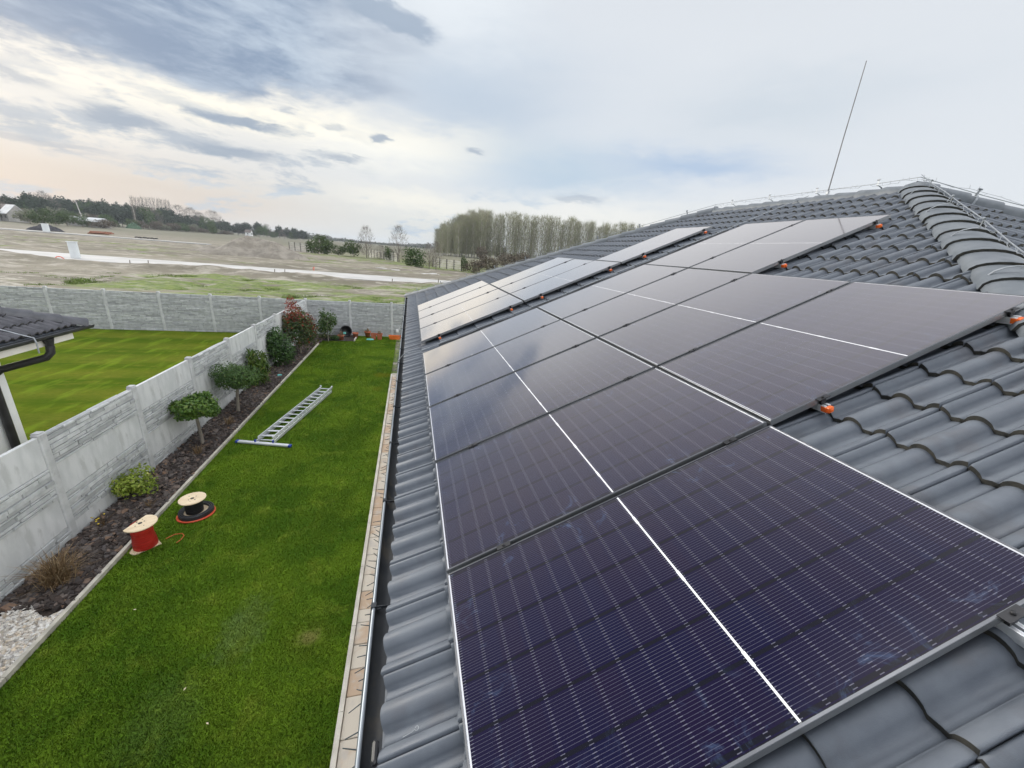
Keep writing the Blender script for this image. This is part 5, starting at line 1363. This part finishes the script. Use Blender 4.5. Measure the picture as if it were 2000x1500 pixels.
TREES = [(-241.2, 331.9, 14.9, 12.9, 'c'), (-288.3, 413.5, 20.9, 8.9, 'c'), (-378.2, 560.0, 27.3, 16.6, 'b'), (-361.3, 549.4, 24.7, 16.4, 'c'), (-343.1, 535.9, 24.2, 19.3, 'c'), (-300.2, 483.9, 22.0, 16.5, 'c'), (-290.5, 484.2, 22.7, 14.7, 'c'), (-294.3, 502.3, 24.2, 13.3, 'c'), (-284.1, 502.7, 22.7, 13.4, 'c'), (-255.6, 473.4, 21.6, 16.6, 'c'), (-268.7, 516.6, 23.1, 16.1, 'c'), (-239.9, 485.5, 21.4, 17.3, 'c'), (-246.6, 517.7, 22.4, 15.3, 'c'), (-254.4, 554.9, 26.0, 20.0, 'b'), (-238.7, 545.4, 24.4, 17.4, 'b'), (-240.7, 570.1, 21.2, 15.9, 'b'), (-223.4, 560.0, 23.5, 20.5, 'b'), (-199.7, 560.0, 14.1, 15.9, 'c'), (-190.6, 560.0, 15.5, 13.5, 'c'), (-207.3, 544.8, 11.8, 15.3, 'c'), (-221.9, 298.3, 9.7, 10.4, 'b'), (-206.5, 280.9, 7.7, 9.3, 'r'), (-179.4, 254.4, 7.9, 11.0, 'w'), (-165.6, 241.5, 8.3, 10.0, 'g'), (-177.5, 266.6, 8.1, 10.6, 'g'), (-179.8, 277.2, 7.3, 8.3, 'g'), (-176.5, 282.8, 6.9, 9.1, 'd'), (-167.5, 282.3, 5.4, 12.6, 'r'), (-177.8, 440.0, 10.5, 8.5, 'g'), (-267.9, 528.4, 13.9, 15.4, 'w'), (-179.6, 566.4, 17.1, 10.0, 'c'), (-177.2, 587.9, 15.1, 11.7, 'b'), (-163.0, 589.3, 15.9, 9.2, 'c'), (-146.5, 560.0, 13.9, 10.1, 'c'), (-138.5, 560.0, 14.0, 8.8, 'c'), (-129.4, 560.0, 12.0, 12.7, 'c'), (-207.3, 544.8, 13.7, 11.8, 'c'), (-220.3, 411.7, 23.3, 2.6, 'p'), (-228.8, 432.5, 24.3, 2.7, 'p'), (-238.2, 455.5, 25.5, 2.8, 'p'), (-248.7, 481.3, 26.8, 3.0, 'p'), (-260.5, 510.2, 28.3, 3.2, 'p'), (-273.9, 543.0, 29.9, 3.4, 'p'), (-289.1, 580.4, 31.8, 3.6, 'p'), (-275.5, 560.0, 30.6, 3.5, 'p'), (-272.0, 560.0, 30.4, 3.5, 'p'), (-268.5, 560.0, 30.2, 3.5, 'p'), (-265.0, 560.0, 30.1, 3.5, 'p'), (-220.4, 289.7, 10.5, 8.8, 'c'), (-206.8, 272.7, 6.2, 7.5, 'w'), (-228.8, 303.8, 11.5, 8.6, 'c'), (-210.8, 280.8, 6.4, 6.7, 'r'), (-241.7, 324.3, 10.4, 9.3, 'c'), (-215.0, 289.6, 5.1, 9.0, 'w'), (-241.5, 326.5, 12.5, 9.2, 'b'), (-218.3, 296.2, 6.8, 9.6, 'r'), (-243.3, 332.5, 11.1, 11.8, 'c'), (-256.3, 353.6, 13.9, 10.8, 'c'), (-227.7, 315.2, 8.0, 9.7, 'r'), (-255.1, 354.7, 12.1, 11.7, 'd'), (-231.5, 323.0, 8.8, 9.5, 'r'), (-263.5, 369.8, 14.4, 10.2, 'c'), (-236.3, 332.9, 7.8, 9.6, 'g'), (-263.9, 374.6, 14.4, 10.7, 'c'), (-242.7, 345.9, 7.6, 8.0, 'g'), (-270.8, 387.9, 18.3, 14.0, 'c'), (-293.8, 425.7, 19.7, 15.7, 'c'), (-311.8, 456.2, 17.3, 15.0, 'b'), (-286.2, 422.6, 17.9, 12.5, 'c'), (-268.2, 397.8, 11.4, 9.4, 'w'), (-289.2, 432.5, 19.6, 13.3, 'b'), (-271.3, 407.6, 11.5, 9.2, 'g'), (-300.5, 454.5, 17.7, 14.9, 'c'), (-266.2, 404.4, 11.5, 12.9, 'w'), (-308.6, 472.5, 18.0, 13.4, 'c'), (-260.7, 401.0, 9.6, 9.8, 'd'), (-291.1, 450.0, 16.4, 11.8, 'c'), (-256.5, 398.3, 10.6, 9.7, 'g'), (-304.0, 475.2, 20.7, 17.6, 'c'), (-251.9, 395.4, 7.3, 10.6, 'r'), (-265.0, 418.6, 17.3, 13.8, 'c'), (-265.0, 422.9, 16.2, 14.3, 'c'), (-259.8, 419.4, 15.3, 12.7, 'd'), (-238.6, 387.1, 8.9, 12.6, 'w'), (-267.4, 438.1, 18.7, 14.8, 'd'), (-252.8, 418.6, 14.7, 13.4, 'c'), (-229.1, 381.1, 9.0, 10.3, 'r'), (-242.6, 406.0, 18.5, 11.3, 'c'), (-238.5, 404.6, 15.9, 11.7, 'c'), (-221.3, 377.6, 9.1, 12.6, 'd'), (-265.0, 456.7, 20.0, 15.4, 'c'), (-219.7, 380.5, 6.9, 11.4, 'g'), (-247.0, 429.9, 15.3, 11.5, 'c'), (-247.8, 437.9, 14.5, 12.8, 'c'), (-248.3, 444.6, 15.1, 12.3, 'c'), (-245.7, 446.7, 16.9, 16.7, 'c'), (-228.7, 420.5, 15.6, 13.8, 'c'), (-212.7, 393.4, 8.0, 10.7, 'g'), (-229.6, 427.2, 17.3, 12.8, 'c'), (-246.5, 464.1, 20.1, 15.6, 'c'), (-210.2, 398.0, 7.2, 11.5, 'r'), (-243.5, 465.2, 15.4, 17.0, 'c'), (-223.8, 434.2, 18.8, 14.7, 'd'), (-223.4, 441.1, 17.6, 16.3, 'b'), (-205.2, 407.8, 8.3, 10.1, 'r'), (-238.3, 477.5, 18.4, 16.6, 'd'), (-205.1, 413.7, 7.5, 11.0, 'w'), (-223.4, 453.8, 15.9, 12.8, 'c'), (-205.0, 419.4, 6.1, 11.4, 'w'), (-233.1, 480.9, 15.2, 16.3, 'c'), (-221.5, 463.1, 15.2, 13.6, 'c'), (-204.8, 431.3, 8.0, 13.1, 'r'), (-238.8, 508.9, 19.9, 19.7, 'c'), (-204.7, 439.4, 6.4, 13.9, 'd'), (-231.0, 502.2, 14.7, 15.8, 'c'), (-204.6, 448.2, 8.1, 14.0, 'd'), (-221.8, 492.5, 16.2, 15.5, 'c'), (-204.5, 457.5, 6.2, 12.2, 'r'), (-246.1, 556.4, 16.2, 22.1, 'b'), (-204.4, 465.6, 8.0, 11.3, 'w'), (-230.5, 531.4, 13.2, 18.0, 'c'), (-204.2, 474.6, 5.7, 14.8, 'r'), (-239.0, 560.0, 18.5, 15.9, 'c'), (-204.1, 482.2, 4.7, 15.2, 'r'), (-231.6, 552.0, 16.9, 16.8, 'b'), (-219.6, 531.9, 17.4, 16.8, 'd'), (-216.3, 535.8, 13.1, 21.1, 'c'), (-197.2, 492.9, 3.5, 16.1, 'r'), (-216.7, 546.4, 16.4, 12.9, 'b'), (-193.7, 493.0, 5.5, 17.3, 'w'), (-211.6, 545.0, 12.4, 12.2, 'g'), (-189.6, 493.1, 3.7, 11.9, 'r'), (-213.0, 560.0, 15.9, 13.9, 'c'), (-185.8, 493.2, 4.4, 11.8, 'r'), (-209.4, 561.2, 9.8, 15.5, 'b'), (-209.6, 574.2, 10.7, 11.8, 'c'), (-178.3, 493.4, -0.0, 13.8, 'd'), (-199.4, 560.0, 9.8, 13.8, 'c'), (-194.4, 560.0, 10.9, 15.1, 'b'), (-189.9, 563.5, 10.6, 14.1, 'c'), (-182.7, 560.0, 7.7, 11.3, 'd'), (-181.4, 573.4, 14.5, 13.1, 'c'), (-169.6, 548.9, 13.4, 15.0, 'd'), (-179.7, 595.1, 10.1, 12.0, 'c'), (-165.2, 560.0, 8.3, 12.4, 'b'), (-160.5, 560.0, 7.3, 13.2, 'd'), (-164.9, 593.7, 8.5, 13.5, 'c'), (-149.8, 560.0, 10.2, 13.7, 'b'), (-143.6, 560.0, 6.9, 14.5, 'd'), (-138.9, 560.0, 10.5, 11.8, 'g'), (-133.5, 560.0, 7.3, 16.1, 'c'), (-128.1, 560.0, 4.6, 12.5, 'c')]
SHRUBS = [(-26.1, 129.3, 6.3, 7.8, 'g'), (-21.2, 133.0, 3.4, 4.7, 'g'), (-16.1, 125.2, 5.4, 5.0, 'g'), (-12.4, 125.1, 8.6, 4.5, 'b'), (-8.2, 121.5, 4.0, 3.5, 'b'), (-5.9, 118.2, 4.5, 2.9, 'g'), (-3.0, 110.0, 9.0, 4.5, 'b'), (0.8, 92.5, 4.7, 6.1, 'd'), (3.8, 90.2, 5.4, 2.7, 'b'), (5.2, 88.1, 5.8, 2.6, 'b'), (12.7, 84.2, 3.4, 5.0, 'r'), (18.9, 99.7, 4.1, 5.7, 'r'), (29.0, 126.9, 5.5, 7.2, 'r'), (39.7, 147.7, 6.1, 7.7, 'r'), (11.0, 87.3, 4.0, 1.8, 'g'), (-23.9, 130.5, 4.5, 4.5, 'd'), (33.1, 195.9, 7.9, 6.5, 'r'), (64.5, 311.3, 11.3, 15.9, 'r')]
BIG = [i for i, s_ in enumerate(SHRUBS)]
for (x, y, h, w, k) in TREES: plant_tree(x, y, h, w, k)
SL_ = {0: 'big green bush left of the bare trees beyond the dirt mound', 2: 'round green bush just left of the first bare tree', 3: 'bare tree left, standing over the middle weathered fence', 6: 'bare tree right of the middle weathered fence, tallest of the pair', 7: 'dense green bush in front of the far poplar grove, nearest of its kind', 10: 'brown leafless scrub nearest to our roof, left edge of the thicket'}
for i, (x, y, h, w, k) in enumerate(SHRUBS): plant_tree(x, y, h, w, k, SL_.get(i))
# the poplar grove
PV = []
for s_ in range(4):
    cr = twigs(1050, 28, 2.2, 2.5, 300+s_, .050, True, .85); cr.materials.append(FT_P)
    fl_ = limbs(28, .26, 300+s_, 12, True).mesh('trunk'); fl_.materials.append(POPBARK)
    PV.append((cr, fl_))
def poplar(x, y, s_, wide=1.0):
    cr, tm = PV[rt_.randrange(4)]
    root = empty('poplar', (x, y, -.3), 'tall slender grey green poplar in the grove behind our roof', 'tree', 'poplars of the grove', rt_.uniform(0, 6.28))
    o = link('crown', cr, None, root); o.scale = (s_*wide, s_*wide, s_)
    o = link('trunk', tm, None, root); o.scale = (s_, s_, s_)
na = 46
for i in range(na):
    f_ = i/(na-1); bx_, by_ = 20+150*f_, 264-26*f_
    rows = 6 if i < 10 else 2+(i % 3 == 0)
    for j in range(rows):
        s_ = (.62+.38*min(1, i/6.0))*rt_.uniform(.88, 1.06)*(1.0 if j else .96)
        poplar(bx_+rt_.uniform(-1.2, 1.2)-j*.6, by_+j*6.5+rt_.uniform(-1.5, 1.5), s_, 1.5 if i < 10 else 1.15)
# low far woodland closing the plain
r_ = np.random.default_rng(9); bl_ = []
for i in range(420):
    a = R(r_.uniform(-42, 14)); D = r_.uniform(900, 1250); hh = r_.uniform(4, 10)*(1.0+.5*math.sin(a*19))
    bl_.append((math.sin(a)*D, math.cos(a)*D, hh*.45, r_.uniform(7, 16), 8, hh*.62))
me = foliage(bl_, 26000, 3.2, 5, .3, .7, zmin=-.3)
o = tag(link('far_woodland', me, leafmat('far woodland', (.045, .055, .040), (.10, .11, .075), .9, trans=.05, world_noise=.02)), 'low hazy woodland along the horizon', 'woodland', None, 'stuff')

# ------------------------------------------------------------------ air
mb = MB(); mb.box((0, 1990, 19.4), (7800, 5400, 42))
hz = bpy.data.materials.new('haze'); hz.use_nodes = True; T = NT(hz.node_tree)
for n_ in list(T.N): T.N.remove(n_)
ho = T.node('ShaderNodeOutputMaterial'); hv = T.node('ShaderNodeVolumePrincipled')
hv.inputs['Color'].default_value = (.82, .88, .95, 1); hv.inputs['Density'].default_value = .0002
T.L.new(hv.outputs[0], ho.inputs['Volume'])
tag(mb.build('haze', hz), 'thin pale haze in the air over the plain', 'haze', None, 'stuff')
